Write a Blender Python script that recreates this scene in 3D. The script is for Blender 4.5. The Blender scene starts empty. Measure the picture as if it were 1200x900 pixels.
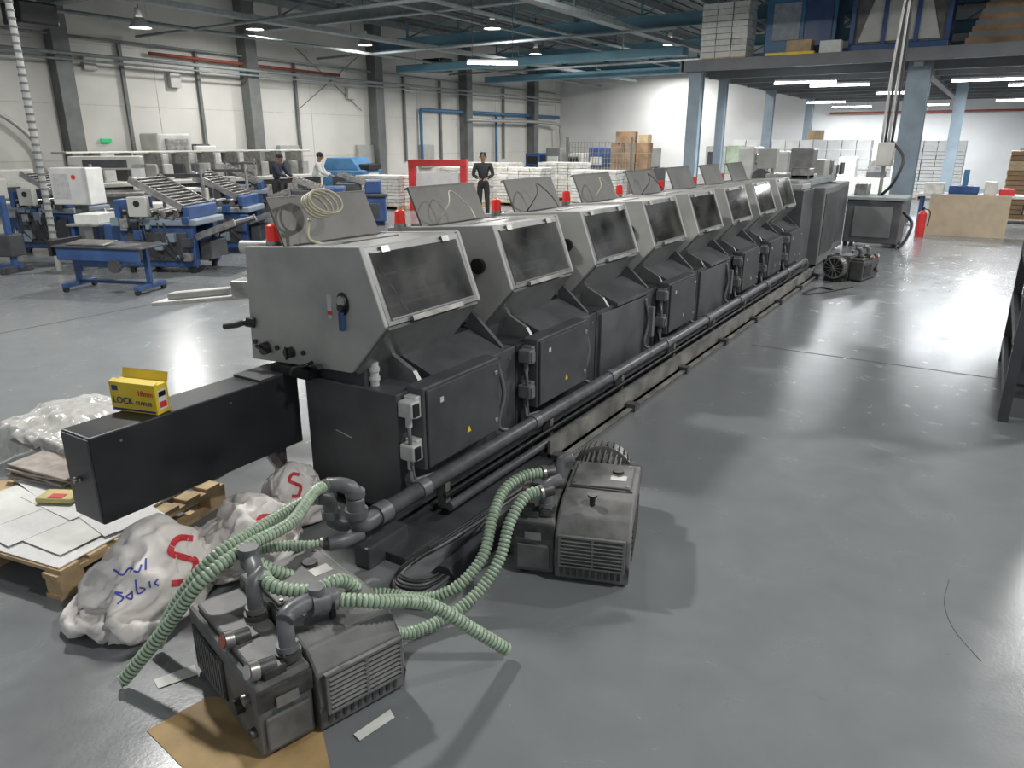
import bpy, bmesh, math, random
from mathutils import Vector, Matrix, noise, Euler
from mathutils.bvhtree import BVHTree
random.seed(7)
SC=bpy.context.scene
try: SC.view_settings.view_transform='Standard'
except Exception: pass

# ------------------------------------------------------------ materials
MATS={}
def mat(name,col,rough=.5,metal=0,var=.12,scale=6,bump=0,trans=0,emit=None,es=1,col2=None,spec=None,alpha=1,det=6,rv=.1):
    if name in MATS: return MATS[name]
    m=bpy.data.materials.new(name); m.use_nodes=True
    nt=m.node_tree; p=nt.nodes['Principled BSDF']
    p.inputs['Roughness'].default_value=rough; p.inputs['Metallic'].default_value=metal
    if spec is not None: p.inputs['Specular IOR Level'].default_value=spec
    if trans: p.inputs['Transmission Weight'].default_value=trans
    if alpha<1: p.inputs['Alpha'].default_value=alpha
    tc=nt.nodes.new('ShaderNodeTexCoord'); n=nt.nodes.new('ShaderNodeTexNoise')
    n.inputs['Scale'].default_value=scale; n.inputs['Detail'].default_value=det
    nt.links.new(tc.outputs['Object'],n.inputs['Vector'])
    r=nt.nodes.new('ShaderNodeValToRGB')
    c=Vector(col); c2=Vector(col2) if col2 else c*(1-var*2)
    cc=[*(c*(1+var) if not col2 else c),1]
    r.color_ramp.elements[0].color=(*c2,1); r.color_ramp.elements[1].color=cc
    r.color_ramp.elements[0].position=.3; r.color_ramp.elements[1].position=.7
    nt.links.new(n.outputs['Fac'],r.inputs['Fac']); nt.links.new(r.outputs['Color'],p.inputs['Base Color'])
    mr=nt.nodes.new('ShaderNodeMapRange'); mr.inputs['To Min'].default_value=max(.02,rough-rv); mr.inputs['To Max'].default_value=min(1,rough+rv)
    nt.links.new(n.outputs['Fac'],mr.inputs['Value']); nt.links.new(mr.outputs['Result'],p.inputs['Roughness'])
    if bump:
        b=nt.nodes.new('ShaderNodeBump'); b.inputs['Strength'].default_value=bump; b.inputs['Distance'].default_value=.02
        nt.links.new(n.outputs['Fac'],b.inputs['Height']); nt.links.new(b.outputs['Normal'],p.inputs['Normal'])
    if emit:
        p.inputs['Emission Color'].default_value=(*emit,1); p.inputs['Emission Strength'].default_value=es
    MATS[name]=m; return m
hoodM=mat('hood_paint_light_grey',(.37,.37,.35),.42,0,.1,4)
topM=mat('hood_top_grey',(.29,.29,.275),.4,.1,.12,5)
hoodF=mat('hood_frame_grey',(.21,.21,.205),.35,.4,.12,8)
panelM=mat('guard_panel_grey',(.13,.128,.118),.45,.2,.18,5)
innerM=mat('mechanism_dark',(.08,.08,.075),.5,.2,.3,14)
glassM=mat('smoked_window',(.085,.083,.075),.09,0,.4,4,alpha=.6,spec=.8,rv=.05)
darkM=mat('cabinet_dark_grey',(.082,.086,.09),.42,0,.18,4)
dark2=mat('panel_dark_grey',(.055,.057,.061),.4,0,.18,5)
blackM=mat('black_plastic',(.012,.012,.013),.4,0,.2,10)
armM=mat('arm_black_paint',(.024,.026,.029),.35,0,.2,3)
plugM=mat('plug_light_grey',(.5,.5,.48),.5,0,.1,20)
plugD=mat('plug_dark_grey',(.14,.14,.14),.5,0,.1,20)
pipeM=mat('pipe_grey_plastic',(.13,.135,.14),.38,0,.15,12)
pumpM=mat('pump_grey_paint',(.17,.17,.165),.5,0,.25,9,col2=(.085,.085,.08),bump=.12)
pumpD=mat('pump_dark_metal',(.075,.075,.072),.45,.3,.3,14)
steelM=mat('worn_steel',(.38,.37,.35),.35,.8,.2,10)
railM=mat('rail_grey',(.2,.195,.175),.5,.1,.3,5)
redM=mat('red_plastic',(.55,.03,.02),.3,0,.1,5,emit=(.6,.02,.01),es=.25)
capR=mat('faded_red_cap',(.42,.12,.09),.5,0,.2,12)
redP=mat('red_paint',(.55,.03,.03),.45,0,.1,3)
whiteM=mat('white_paint',(.62,.62,.6),.5,0,.06,4)
creamM=mat('cream_machine_paint',(.48,.48,.44),.5,0,.08,3)
blueM=mat('machine_blue',(.03,.075,.20),.4,0,.15,4)
blueL=mat('light_blue_paint',(.06,.17,.32),.45,0,.12,3)
beamB=mat('beam_blue',(.12,.25,.32),.6,0,.12,1)
colG=mat('column_grey',(.14,.15,.145),.6,0,.15,2)
colB=mat('column_blue_grey',(.2,.25,.29),.55,0,.12,2)
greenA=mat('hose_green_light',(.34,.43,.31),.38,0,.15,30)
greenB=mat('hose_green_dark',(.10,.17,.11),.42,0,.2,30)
yelM=mat('yellow_card',(.75,.55,.03),.5,0,.08,6)
navyM=mat('print_navy',(.02,.03,.16),.5,0,.05,6)
cardM=mat('cardboard',(.40,.30,.18),.8,0,.12,6)
cardB=mat('brown_carton',(.25,.16,.09),.85,0,.25,2)
paperM=mat('paper_white',(.66,.66,.62),.7,0,.06,10)
paperG=mat('paper_stack',(.58,.57,.53),.75,0,.15,9)
woodM=mat('pallet_wood',(.5,.36,.2),.8,0,.2,8)
bagM=mat('woven_bag_white',(.74,.70,.66),.55,0,.07,8,bump=.08)
bagR=mat('print_red',(.6,.04,.05),.6,0,.05,6)
bagBl=mat('print_blue',(.06,.07,.4),.6,0,.05,6)
wrapM=mat('plastic_wrap',(.7,.7,.67),.16,0,.08,22,bump=.15,alpha=.55)
pileM=mat('grey_sheet_pile',(.33,.29,.25),.7,0,.2,12)
lampW=mat('lamp_shade',(.40,.40,.38),.4,.3,.05,5)
emitM=mat('lamp_glow',(1,1,1),.5,emit=(1,.98,.94),es=16)
tubeM=mat('tube_glow',(1,1,1),.5,emit=(.93,.96,1),es=16)
cableM=mat('cable_black',(.02,.02,.02),.5,0,.1,9)
beigeC=mat('cable_beige',(.5,.46,.33),.5,0,.1,9)
shelfM=mat('rack_dark_steel',(.05,.055,.06),.45,.3,.1,6)
yelL=mat('warning_yellow',(.8,.6,.02),.5,0,.05,5)
signG=mat('exit_sign_green',(.02,.3,.1),.5,emit=(.05,.8,.3),es=.3)

# ------------------------------------------------------------ mesh builder
def catmull(pts,n=8):
    P=[Vector(p) for p in pts]; 
    if len(P)<3: return [P[0].lerp(P[1],i/n) for i in range(n+1)]
    P=[P[0]*2-P[1]]+P+[P[-1]*2-P[-2]]; out=[]
    for i in range(1,len(P)-2):
        a,b,c,d=P[i-1:i+3]
        for k in range(n):
            t=k/n; out.append(.5*((2*b)+(c-a)*t+(2*a-5*b+4*c-d)*t*t+(-a+3*b-3*c+d)*t**3))
    out.append(P[-2]); return out
def resample(pts,step):
    out=[pts[0].copy()]; acc=0
    for a,b in zip(pts,pts[1:]):
        L=(b-a).length
        if L<1e-9: continue
        d=step-acc
        while d<=L: out.append(a.lerp(b,d/L)); d+=step
        acc=(L-(d-step))
    return out
class B:
    def __init__(s,name,M=None):
        s.name=name; s.bm=bmesh.new(); s.mats=[]; s.M=M or Matrix()
    def mi(s,m):
        if m not in s.mats: s.mats.append(m)
        return s.mats.index(m)
    def _add(s,verts,faces,m,smooth=False,T=None,bev=0,seg=2):
        M=s.M@T if T is not None else s.M
        vs=[s.bm.verts.new(M@Vector(v)) for v in verts]; i=s.mi(m); fs=[]
        for f in faces:
            try: F=s.bm.faces.new([vs[k] for k in f])
            except ValueError: continue
            F.material_index=i; F.smooth=smooth; fs.append(F)
        if bev>0:
            es=list({e for f in fs for e in f.edges})
            r=bmesh.ops.bevel(s.bm,geom=es,offset=bev,segments=seg,affect='EDGES',profile=.5)
            for f in r['faces']: f.material_index=i
        return vs,fs
    def box(s,x0,x1,y0,y1,z0,z1,m,bev=0,T=None):
        v=[(x,y,z) for x in (x0,x1) for y in (y0,y1) for z in (z0,z1)]
        f=[(0,1,3,2),(4,6,7,5),(0,4,5,1),(2,3,7,6),(0,2,6,4),(1,5,7,3)]
        s._add(v,f,m,T=T,bev=bev); return s
    def cbox(s,c,d,m,bev=0,rot=(0,0,0)):
        T=Matrix.Translation(c)@Euler(rot).to_matrix().to_4x4(); a,b,e=[q/2 for q in d]
        return s.box(-a,a,-b,b,-e,e,m,bev,T)
    def prism(s,prof,axis,a0,a1,m,bev=0,T=None):
        def P(p,a): return (a,p[0],p[1]) if axis=='x' else ((p[0],a,p[1]) if axis=='y' else (p[0],p[1],a))
        n=len(prof); v=[P(p,a0) for p in prof]+[P(p,a1) for p in prof]
        f=[tuple(range(n)),tuple(range(2*n-1,n-1,-1))]+[(i,n+i,n+(i+1)%n,(i+1)%n) for i in range(n)]
        s._add(v,f,m,T=T,bev=bev); return s
    def cyl(s,p0,p1,r,m,seg=16,r2=None,caps=True,smooth=True):
        p0=Vector(p0);p1=Vector(p1); r2=r if r2 is None else r2
        z=(p1-p0).normalized(); x=z.orthogonal().normalized(); y=z.cross(x)
        v=[p0+(x*math.cos(a)+y*math.sin(a))*r for a in [2*math.pi*k/seg for k in range(seg)]]
        v+=[p1+(x*math.cos(a)+y*math.sin(a))*r2 for a in [2*math.pi*k/seg for k in range(seg)]]
        s._add(v,[(i,(i+1)%seg,seg+(i+1)%seg,seg+i) for i in range(seg)],m,smooth)
        if caps:
            s._add(v[:seg],[tuple(range(seg-1,-1,-1))],m); s._add(v[seg:],[tuple(range(seg))],m)
        return s
    def tube(s,pts,r,m,seg=8,n=8,spline=True,m2=None,corr=None,caps=True,flat=False):
        P=catmull(pts,n) if spline else [Vector(p) for p in pts]
        if corr: P=resample(P,corr)
        x=None; vs=[]; N=len(P)
        for i,p in enumerate(P):
            t=(P[min(i+1,N-1)]-P[max(i-1,0)]).normalized()
            if x is None: x=t.orthogonal().normalized()
            x=(x-t*x.dot(t)).normalized(); y=t.cross(x)
            rr=r
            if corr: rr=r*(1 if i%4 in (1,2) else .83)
            vs.append([s.bm.verts.new(s.M@(p+(x*math.cos(a)+y*math.sin(a))*rr)) for a in [2*math.pi*k/seg for k in range(seg)]])
        i1=s.mi(m); i2=s.mi(m2) if m2 else i1
        for j in range(N-1):
            for k in range(seg):
                F=s.bm.faces.new((vs[j][k],vs[j][(k+1)%seg],vs[j+1][(k+1)%seg],vs[j+1][k]))
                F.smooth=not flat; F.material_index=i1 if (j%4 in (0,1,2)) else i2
        if caps:
            for q in (vs[0][::-1],vs[-1]):
                F=s.bm.faces.new(q); F.material_index=s.mi(blackM) if corr else i1
        return s
    def poly(s,verts,m,T=None): s._add(verts,[tuple(range(len(verts)))],m,T=T); return s
    def blob(s,c,d,m,seed=0,amp=.12,sub=4,p=2.6,fr=3,floor=None,rotz=0,taper=0):
        b=bmesh.new(); bmesh.ops.create_icosphere(b,subdivisions=sub,radius=1)
        R=Matrix.Rotation(rotz,3,'Z'); vv=[]
        for v in b.verts:
            q=v.co.copy(); k=(abs(q.x)**p+abs(q.y)**p+abs(q.z)**p)**(-1/p); q=q*k
            nz=noise.noise(q*fr*.5+Vector((seed,0,0)))*1.2+ (1-2*abs(noise.noise(q*fr+Vector((0,seed,0)))))*.6
            q=q*(1+amp*nz); q.x*=1-taper*q.z; q.y*=1-taper*q.z
            w=R@Vector((q.x*d[0],q.y*d[1],q.z*d[2]))+Vector(c)
            if floor is not None and w.z<floor: w.z=floor+ (w.z-floor)*.02
            vv.append(w)
        ff=[[x.index for x in f.verts] for f in b.faces]; b.free()
        s._add(vv,ff,m,True); return vv,ff
    def done(s,parent=None,recalc=True):
        if recalc: bmesh.ops.recalc_face_normals(s.bm,faces=s.bm.faces)
        me=bpy.data.meshes.new(s.name); s.bm.to_mesh(me); s.bm.free()
        for m in s.mats: me.materials.append(m)
        o=bpy.data.objects.new(s.name,me); SC.collection.objects.link(o)
        if parent: o.parent=parent
        return o
def empty(name,loc=(0,0,0)):
    o=bpy.data.objects.new(name,None); SC.collection.objects.link(o); return o
def text(body,size,M,m,parent,name='print_text',ext=.0006,align='CENTER'):
    c=bpy.data.curves.new(name,'FONT'); c.body=body; c.size=size; c.extrude=ext; c.align_x=align; c.offset=size*.012
    c.materials.append(m); o=bpy.data.objects.new(name,c); SC.collection.objects.link(o); o.matrix_world=M
    if parent: o.parent=parent
    return o
def frame(origin,xa,ya):
    xa=Vector(xa).normalized(); ya=Vector(ya).normalized(); za=xa.cross(ya)
    M=Matrix((xa,ya,za)).transposed().to_4x4(); M.translation=Vector(origin); return M

# ------------------------------------------------------------ sacks and wrap: cloth settled in an otherwise empty scene
def raw_blob(c,d,seed,amp,sub,p,fr,rotz,taper,floor):
    t=B('tmp'); vv,ff=t.blob(c,d,bagM,seed,amp,sub,p,fr,floor,rotz,taper); t.bm.free(); return vv,ff
def tmpobj(name,vv,ff):
    me=bpy.data.meshes.new(name); me.from_pydata([tuple(v) for v in vv],[],ff); me.update(); o=bpy.data.objects.new(name,me); SC.collection.objects.link(o); return o
SACKS=[
 ((-2.99,1.63,.12),(.18,.26,.18),3.3,.45,.30),
 ((-2.93,2.12,.10),(.17,.23,.13),8.1,.2,.3),
 ((-3.00,2.47,.12),(.11,.14,.16),5.7,.1,.3)]
CL=[]; CO=[]; SOFT=[]
for (c,d,sd,rz,tp) in SACKS:
    vv,ff=raw_blob(c,d,sd,.24,3,1.8,2.6,rz,tp,.0); o=tmpobj('core',vv,ff); CO.append(o)
    vv,ff=raw_blob((c[0],c[1],c[2]+.03),(d[0]*1.22,d[1]*1.22,d[2]*1.2),sd,.24,5,2.1,2.6,rz,tp*.7,.012); CL.append(tmpobj('shell',vv,ff))
def boxgeo(x0,x1,y0,y1,z0,z1):
    v=[(x,y,z) for x in (x0,x1) for y in (y0,y1) for z in (z0,z1)]
    return v,[(0,1,3,2),(4,6,7,5),(0,4,5,1),(2,3,7,6),(0,2,6,4),(1,5,7,3)]
CO.append(tmpobj('g',[(-8,-2,0),(2,-2,0),(2,6,0),(-8,6,0)],[(0,1,2,3)]))
CO.append(tmpobj('g2',*boxgeo(-5.15,-4.15,2.0,2.62,.0,.285)))
vv,ff=raw_blob((-4.75,2.32,.30),(.32,.2,.09),2.2,.3,3,2.2,2.6,.3,0,.2); CO.append(tmpobj('g3',vv,ff))
nx,ny=76,56; gv=[];gf=[]
for j in range(ny):
    for i in range(nx):
        x=-5.35+1.4*i/(nx-1); y=1.95+.85*j/(ny-1)
        gv.append((x,y,.46+.06*noise.noise(Vector((x*6,y*6,0)))+.03*noise.noise(Vector((x*15,y*15,4)))))
for j in range(ny-1):
    for i in range(nx-1): k=j*nx+i; gf.append((k,k+1,k+nx+1,k+nx))
CL.append(tmpobj('sheet',gv,gf))
for o in CO:
    m=o.modifiers.new('col','COLLISION'); o.collision.thickness_outer=.006; o.collision.cloth_friction=25
for k,o in enumerate(CL):
    m=o.modifiers.new('cl','CLOTH'); s=m.settings; s.quality=6; s.mass=.12; s.tension_stiffness=12; s.compression_stiffness=12; s.shear_stiffness=6; s.bending_stiffness=.05 if k<3 else .03
    s.shrink_min=-.12 if k<3 else -.18; s.air_damping=2; m.collision_settings.distance_min=.006; m.collision_settings.collision_quality=2
for f in range(1,33): SC.frame_set(f)
dg=bpy.context.evaluated_depsgraph_get()
for o in CL:
    ev=o.evaluated_get(dg); me=ev.to_mesh(); SOFT.append(([v.co.copy() for v in me.vertices],[list(p_.vertices) for p_ in me.polygons])); ev.to_mesh_clear()
for o in CL+CO: bpy.data.objects.remove(o,do_unlink=True)
SC.frame_set(1)

# ------------------------------------------------------------ camera
p=math.radians(18.1); th=math.radians(32.3)
cd=bpy.data.cameras.new('camera'); cd.lens=26.0; cd.sensor_width=36; cam=bpy.data.objects.new('camera',cd)
SC.collection.objects.link(cam); cam.location=(0,0,2); cam.rotation_euler=(math.radians(90)-p,0,th); SC.camera=cam
cd.clip_end=200

# ------------------------------------------------------------ room
YW=40.0
def floor_mat():
    m=bpy.data.materials.new('epoxy_floor'); m.use_nodes=True; nt=m.node_tree; L=nt.links.new; P=nt.nodes['Principled BSDF']
    tc=nt.nodes.new('ShaderNodeTexCoord')
    def nz(sc,det,dist=0,ro=.5):
        n=nt.nodes.new('ShaderNodeTexNoise'); n.inputs['Scale'].default_value=sc; n.inputs['Detail'].default_value=det; n.inputs['Distortion'].default_value=dist; n.inputs['Roughness'].default_value=ro
        L(tc.outputs['Object'],n.inputs['Vector']); return n
    def ramp(src,p0,c0,p1,c1):
        r=nt.nodes.new('ShaderNodeValToRGB'); e=r.color_ramp.elements; e[0].position=p0; e[0].color=(*c0,1); e[1].position=p1; e[1].color=(*c1,1); L(src,r.inputs['Fac']); return r.outputs['Color']
    def mul(a,b,f):
        mx=nt.nodes.new('ShaderNodeMix'); mx.data_type='RGBA'; mx.blend_type='MULTIPLY'; mx.inputs[0].default_value=f; L(a,mx.inputs[6]); L(b,mx.inputs[7]); return mx.outputs[2]
    a=nz(.35,6,.3); b=nz(3.5,10,.6,.6); c=nz(60,4); d=nz(11,8,0,.7)
    col=ramp(a.outputs['Fac'],.3,(.165,.176,.180),.7,(.182,.193,.196))
    col=mul(col,ramp(b.outputs['Fac'],.3,(.88,.875,.865),.6,(1.01,1.01,1.01)),.5)
    col=mul(col,ramp(d.outputs['Fac'],.27,(.5,.48,.45),.36,(1,1,1)),.5)
    L(col,P.inputs['Base Color'])
    mr=nt.nodes.new('ShaderNodeMapRange'); mr.inputs['From Min'].default_value=.3; mr.inputs['From Max'].default_value=.7; mr.inputs['To Min'].default_value=.19; mr.inputs['To Max'].default_value=.29
    L(b.outputs['Fac'],mr.inputs['Value']); L(mr.outputs['Result'],P.inputs['Roughness'])
    bp=nt.nodes.new('ShaderNodeBump'); bp.inputs['Strength'].default_value=.04; bp.inputs['Distance'].default_value=.01; L(c.outputs['Fac'],bp.inputs['Height']); L(bp.outputs['Normal'],P.inputs['Normal'])
    return m
fm=floor_mat()
b=B('floor'); b.box(-22,8,-5,YW,-.2,0,fm); b.done()
b=B('floor_joint'); 
seam=mat('joint_dark',(.06,.06,.06),.8)
b.box(-1.85,6,7.6,7.612,0.0005,.002,seam); b.box(-9,-8.985,0,39,0.0005,.002,seam); b.box(-21.9,-3.6,7.6,7.615,.0005,.002,seam); b.box(-1.3,6,15.6,15.62,.0005,.002,seam)
b.tube([(.126,3.73,.001),(.12,3.5,.001),(.17,3.3,.001),(.27,3.13,.001)],.0011,seam,4)
b.done()
def wall_mat(name,c):
    m=bpy.data.materials.new(name); m.use_nodes=True; nt=m.node_tree; L=nt.links.new; P=nt.nodes['Principled BSDF']; P.inputs['Roughness'].default_value=.8
    tc=nt.nodes.new('ShaderNodeTexCoord'); n=nt.nodes.new('ShaderNodeTexNoise'); n.inputs['Scale'].default_value=.5; n.inputs['Detail'].default_value=9; L(tc.outputs['Object'],n.inputs['Vector'])
    r=nt.nodes.new('ShaderNodeValToRGB'); e=r.color_ramp.elements; e[0].position=.3;e[0].color=(*[q*.82 for q in c],1); e[1].position=.65;e[1].color=(*c,1)
    L(n.outputs['Fac'],r.inputs['Fac']); L(r.outputs['Color'],P.inputs['Base Color']); return m
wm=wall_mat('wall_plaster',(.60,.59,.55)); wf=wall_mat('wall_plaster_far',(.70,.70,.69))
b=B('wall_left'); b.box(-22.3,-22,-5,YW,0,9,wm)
jm=mat('panel_joint',(.46,.45,.42),.8)
for z in (1.5,3.0,4.6): b.box(-22,-21.992,-5,YW,z,z+.02,jm)
for i in range(16): b.box(-22,-21.992,-4+i*3.1,-3.98+i*3.1,0,6.5,jm)
b.done()
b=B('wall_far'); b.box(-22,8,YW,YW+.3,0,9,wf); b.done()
cm=mat('ceiling_sheet',(.13,.145,.145),.7,0,.15,2)
b=B('ceiling')
b.prism([(-22,6.5),(8,8.2),(8,8.3),(-22,6.6)],'y',-5,YW,cm)
for i in range(60):
    x=-22+i*.5; z=6.5+(x+22)*1.7/30
    b.box(x,x+.08,-5,YW,z-.04,z+.02,cm)
b.done()
b=B('roof_purlins')
pg=mat('purlin_grey',(.24,.27,.27),.6)
for i in range(16):
    x=-21+i*1.8; z=6.42+(x+22)*1.7/30
    b.box(x,x+.07,0,YW-.1,z-.22,z,pg)
b.done()
b=B('wall_column_1')  # structural columns along the left wall
for Y in (5.5,11.7,17.9,24.1,30.3,36.5):
    b.box(-22,-21.55,Y-.16,Y+.16,0,6.4,colG); b.box(-21.6,-21.5,Y-.22,Y+.22,0,6.4,colG)
b.done()
for Y,m in ((11.7,pg),(17.9,pg),(24.1,beamB),(30.3,beamB),(36.5,beamB)):
    b=B('roof_beam')
    b.box(-21.45,7.9,Y-.12,Y+.12,5.75,5.79,m); b.box(-21.45,7.9,Y-.12,Y+.12,5.4,5.44,m); b.box(-21.45,7.9,Y-.02,Y+.02,5.42,5.77,m)
    for i in range(12):
        x=-20+i*2.4; zt=6.25+(x+22)*1.7/30
        b.box(x,x+.06,Y-.04,Y+.04,5.79,zt,m)
        b.tube([(x+.03,Y,5.79),(x+2.3,Y,zt)],.03,m,5,spline=False)
    b.done()
b=B('wall_pipework')
rp=mat('pipe_rust_red',(.30,.07,.045),.6)
b.tube([(-21.8,14.4,4.5),(-21.8,22.2,4.42)],.05,rp,spline=False); b.tube([(-21.8,10,4.75),(-21.8,39,4.6)],.035,pg,spline=False)
b.tube([(-21.4,5,4.25),(-21.4,39,4.25)],.05,pg,spline=False); b.tube([(-21.4,5,4.1),(-21.4,39,4.1)],.03,pg,spline=False)
b.tube([(-21.8,27,3.35),(-21.8,39.5,3.35)],.08,blueL,spline=False); b.tube([(-21.8,27,3.35),(-21.8,27,1)],.07,blueL,spline=False); b.tube([(-21.8,33,3.35),(-21.8,33,1)],.07,blueL,spline=False)
b.tube([(-21.4,30,3.0),(-21.4,38,3.0),(-21.4,39,2.5),(-21.4,39,1)],.08,lampW,n=6)
for Y in (9,13.5,16,20,26,28.5,33.8): b.box(-21.95,-21.87,Y,Y+.1,1.2,4.7,colG)
b.tube([(-21.9,20.2,3.2),(-21.9,23.4,5.2)],.012,cableM,spline=False); b.tube([(-21.9,20.2,5.2),(-21.9,23.4,3.2)],.012,cableM,spline=False)
for (Y,z) in ((15,3.6),(12.4,3.9),(26,4.0),(22.6,3.6)): b.box(-21.97,-21.8,Y,Y+.35,z,z+.4,lampW)
b.tube([(-21.8,7.5,3.3),(-21.7,9.5,2.9),(-21.7,10.6,2.1),(-21.7,10.8,1.2)],.06,lampW)
b.box(-21.98,-21.9,12.6,12.9,2.0,2.1,signG)
for Y in (8,19,23,27): b.box(-21.98,-21.8,Y,Y+.9,.9,1.9,lampW,.02)
b.done()
b=B('overhead_services')
for X in (-17,-9.5):
    b.box(X-.15,X+.15,4,39,5.0,5.03,pg); b.box(X-.16,X-.14,4,39,5,5.12,pg); b.box(X+.14,X+.16,4,39,5,5.12,pg)
    for Y in (11.7,17.9,24.1,30.3,36.5): b.box(X-.01,X+.01,Y-.01,Y+.01,5.03,5.39,pg)
b.tube([(-19,4,4.9),(-19,39,4.9)],.05,pg,8,spline=False); b.tube([(-13.5,6,5.3),(-13.5,39,5.3)],.04,pg,8,spline=False); b.tube([(-12,14,5.2),(-12,39,5.2)],.06,pg,8,spline=False)
for Y in (14,21,29): b.tube([(-21.7,Y,4.9),(-8,Y,4.95)],.04,pg,8,spline=False)
b.box(-20.8,-9,24.3,24.8,4.62,4.88,beamB,.02); b.box(-20.8,-9.5,30.5,31.0,4.62,4.88,beamB,.02); b.box(-20.4,-19.4,25.5,26.2,4.7,5.2,blackM,.03)
for X in (-18.5,-15,-11): b.box(X,X+.05,24.1,24.5,4.9,4.93,pg); b.box(X,X+.03,24.1,24.13,4.9,5.39,pg); b.box(X,X+.05,30.3,30.7,4.9,4.93,pg); b.box(X,X+.03,30.3,30.33,4.9,5.39,pg)
b.done()
b=B('hanging_speaker_box',Matrix.Translation((-18.3,9.4,4.4))); b.box(-.4,.4,-.4,.4,0,.45,blackM,.04); b.cyl((0,-.42,.22),(0,-.4,.22),.18,colG,16); b.cyl((0,0,.45),(0,0,2.0),.02,colG,6); b.done()  # black speaker box hung from the roof

# ------------------------------------------------------------ mezzanine
b=B('mezzanine_deck')
dk=mat('deck_steel',(.12,.125,.13),.6,0,.1,2); du=mat('deck_underside',(.24,.245,.245),.7)
b.box(-7.7,7.9,21,YW-.1,3.98,4.06,du)
b.box(-7.75,7.95,20.9,21.02,3.82,4.1,dk); b.box(-7.8,-7.7,20.9,YW-.1,3.82,4.1,dk)
for i in range(9): b.box(-7.6,7.9,22.8+i*2,22.92+i*2,3.75,3.98,dk)
for X in (-2,3): b.box(X-.1,X+.1,21,YW-.1,3.7,3.98,dk)
for (X,Y,w) in ((-7.4,21.2,.34),(-7.4,23.6,.24),(-7.4,29.2,.3),(-7.4,36,.3),(-2.0,21.7,.5),(-1.3,27,.3)):
    b.box(X-w/2,X+w/2,Y-w/2,Y-w/2+.04,0,3.98,colB);b.box(X-w/2,X+w/2,Y+w/2-.04,Y+w/2,0,3.98,colB);b.box(X-w*.42,X+w*.42,Y-w/2+.04,Y+w/2-.04,0,3.98,colB)
    b.box(X-w*.7,X+w*.7,Y-w*.7,Y+w*.7,0,.03,colB)
b.tube([(-7.2,39.6,3.3),(7,39.6,3.3)],.05,rp,8,spline=False)
b.done()

# ------------------------------------------------------------ lamps
def lightobj(kind,loc,energy,size,parent,rot=(0,0,0),col=(1,.985,.96),size_y=None):
    l=bpy.data.lights.new('lamp_light',kind); l.energy=energy; l.color=col
    if kind=='AREA':
        l.shape='RECTANGLE' if size_y else 'DISK'; l.size=size
        if size_y: l.size_y=size_y
    o=bpy.data.objects.new('lamp_light',l); SC.collection.objects.link(o); o.location=loc; o.rotation_euler=rot; o.parent=parent
def highbay(x,y,z,e):
    b=B('high_bay_lamp')
    top=6.25+(x+22)*1.7/30
    b.cyl((x,y,z+.35),(x,y,top),.012,cableM,6)
    b.cyl((x,y,z+.18),(x,y,z+.38),.08,lampW,16)
    b.cyl((x,y,z+.18),(x,y,z-.05),.1,lampW,24,r2=.26,caps=False)
    b.cyl((x,y,z-.03),(x,y,z-.02),.235,emitM,24)
    o=b.done(recalc=False); lightobj('AREA',(x,y,z-.07),e*1.14,.5,o)
for (x,y,z,e) in [(-17.6,11.5,4.6,160),(-19.2,16.2,5.2,170),(-18.4,20.0,5.1,170),(-13.2,19.8,5.2,350),(-15,32.2,5.3,380),(-14.7,38,5.3,300),(-10.5,9.5,5.8,340),(-6.5,3.8,5.6,400),(-12,2,5.6,150),(-7,14.5,5.8,370),(-16,27,5.3,320),(-10.5,27,5.3,350),
   (3.2,9,5.8,400),(2.5,15,5.8,430),(2.2,2.5,5.6,210)]:
    highbay(x,y,z,e)
def tubelight(x,y,z,dx,dy,top,e=60):
    b=B('fluorescent_tube_lamp')
    n=Vector((dx,dy,0)); L=n.length; u=n.normalized(); a=math.atan2(dy,dx)
    b.cbox((x,y,z+.05),(L,.12,.05),whiteM,.005,rot=(0,0,a))
    q=Vector((x,y,z)); b.cyl(q-u*L/2,q+u*L/2,.03,tubeM,10)
    for s in (-.4,.4):
        w=q+u*L*s; b.cyl((w.x,w.y,z+.07),(w.x,w.y,top),.006,cableM,5)
    o=b.done(recalc=False); lightobj('AREA',(x,y,z-.04),e,L,o,rot=(0,0,a),col=(.92,.96,1),size_y=.08)
for (x,y,dx,dy) in [(-4.7,21.9,1.5,.3),(-4.1,23.4,1.5,.2),(-.6,23.4,1.6,.1),(-6.2,33,1.4,.2),(0.6,26,1.5,.1),(-3,28,1.5,.1),(-3,37.5,1.6,.1),(-6,37.8,1.6,.1),(0.3,35,1.6,.1)]:  # tubes nearest the far wall are added to brighten it
    tubelight(x,y,3.5,dx,dy,3.7,200)
tubelight(-10.68,16.02,3.8,.9,.8,6.7,60)

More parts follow.
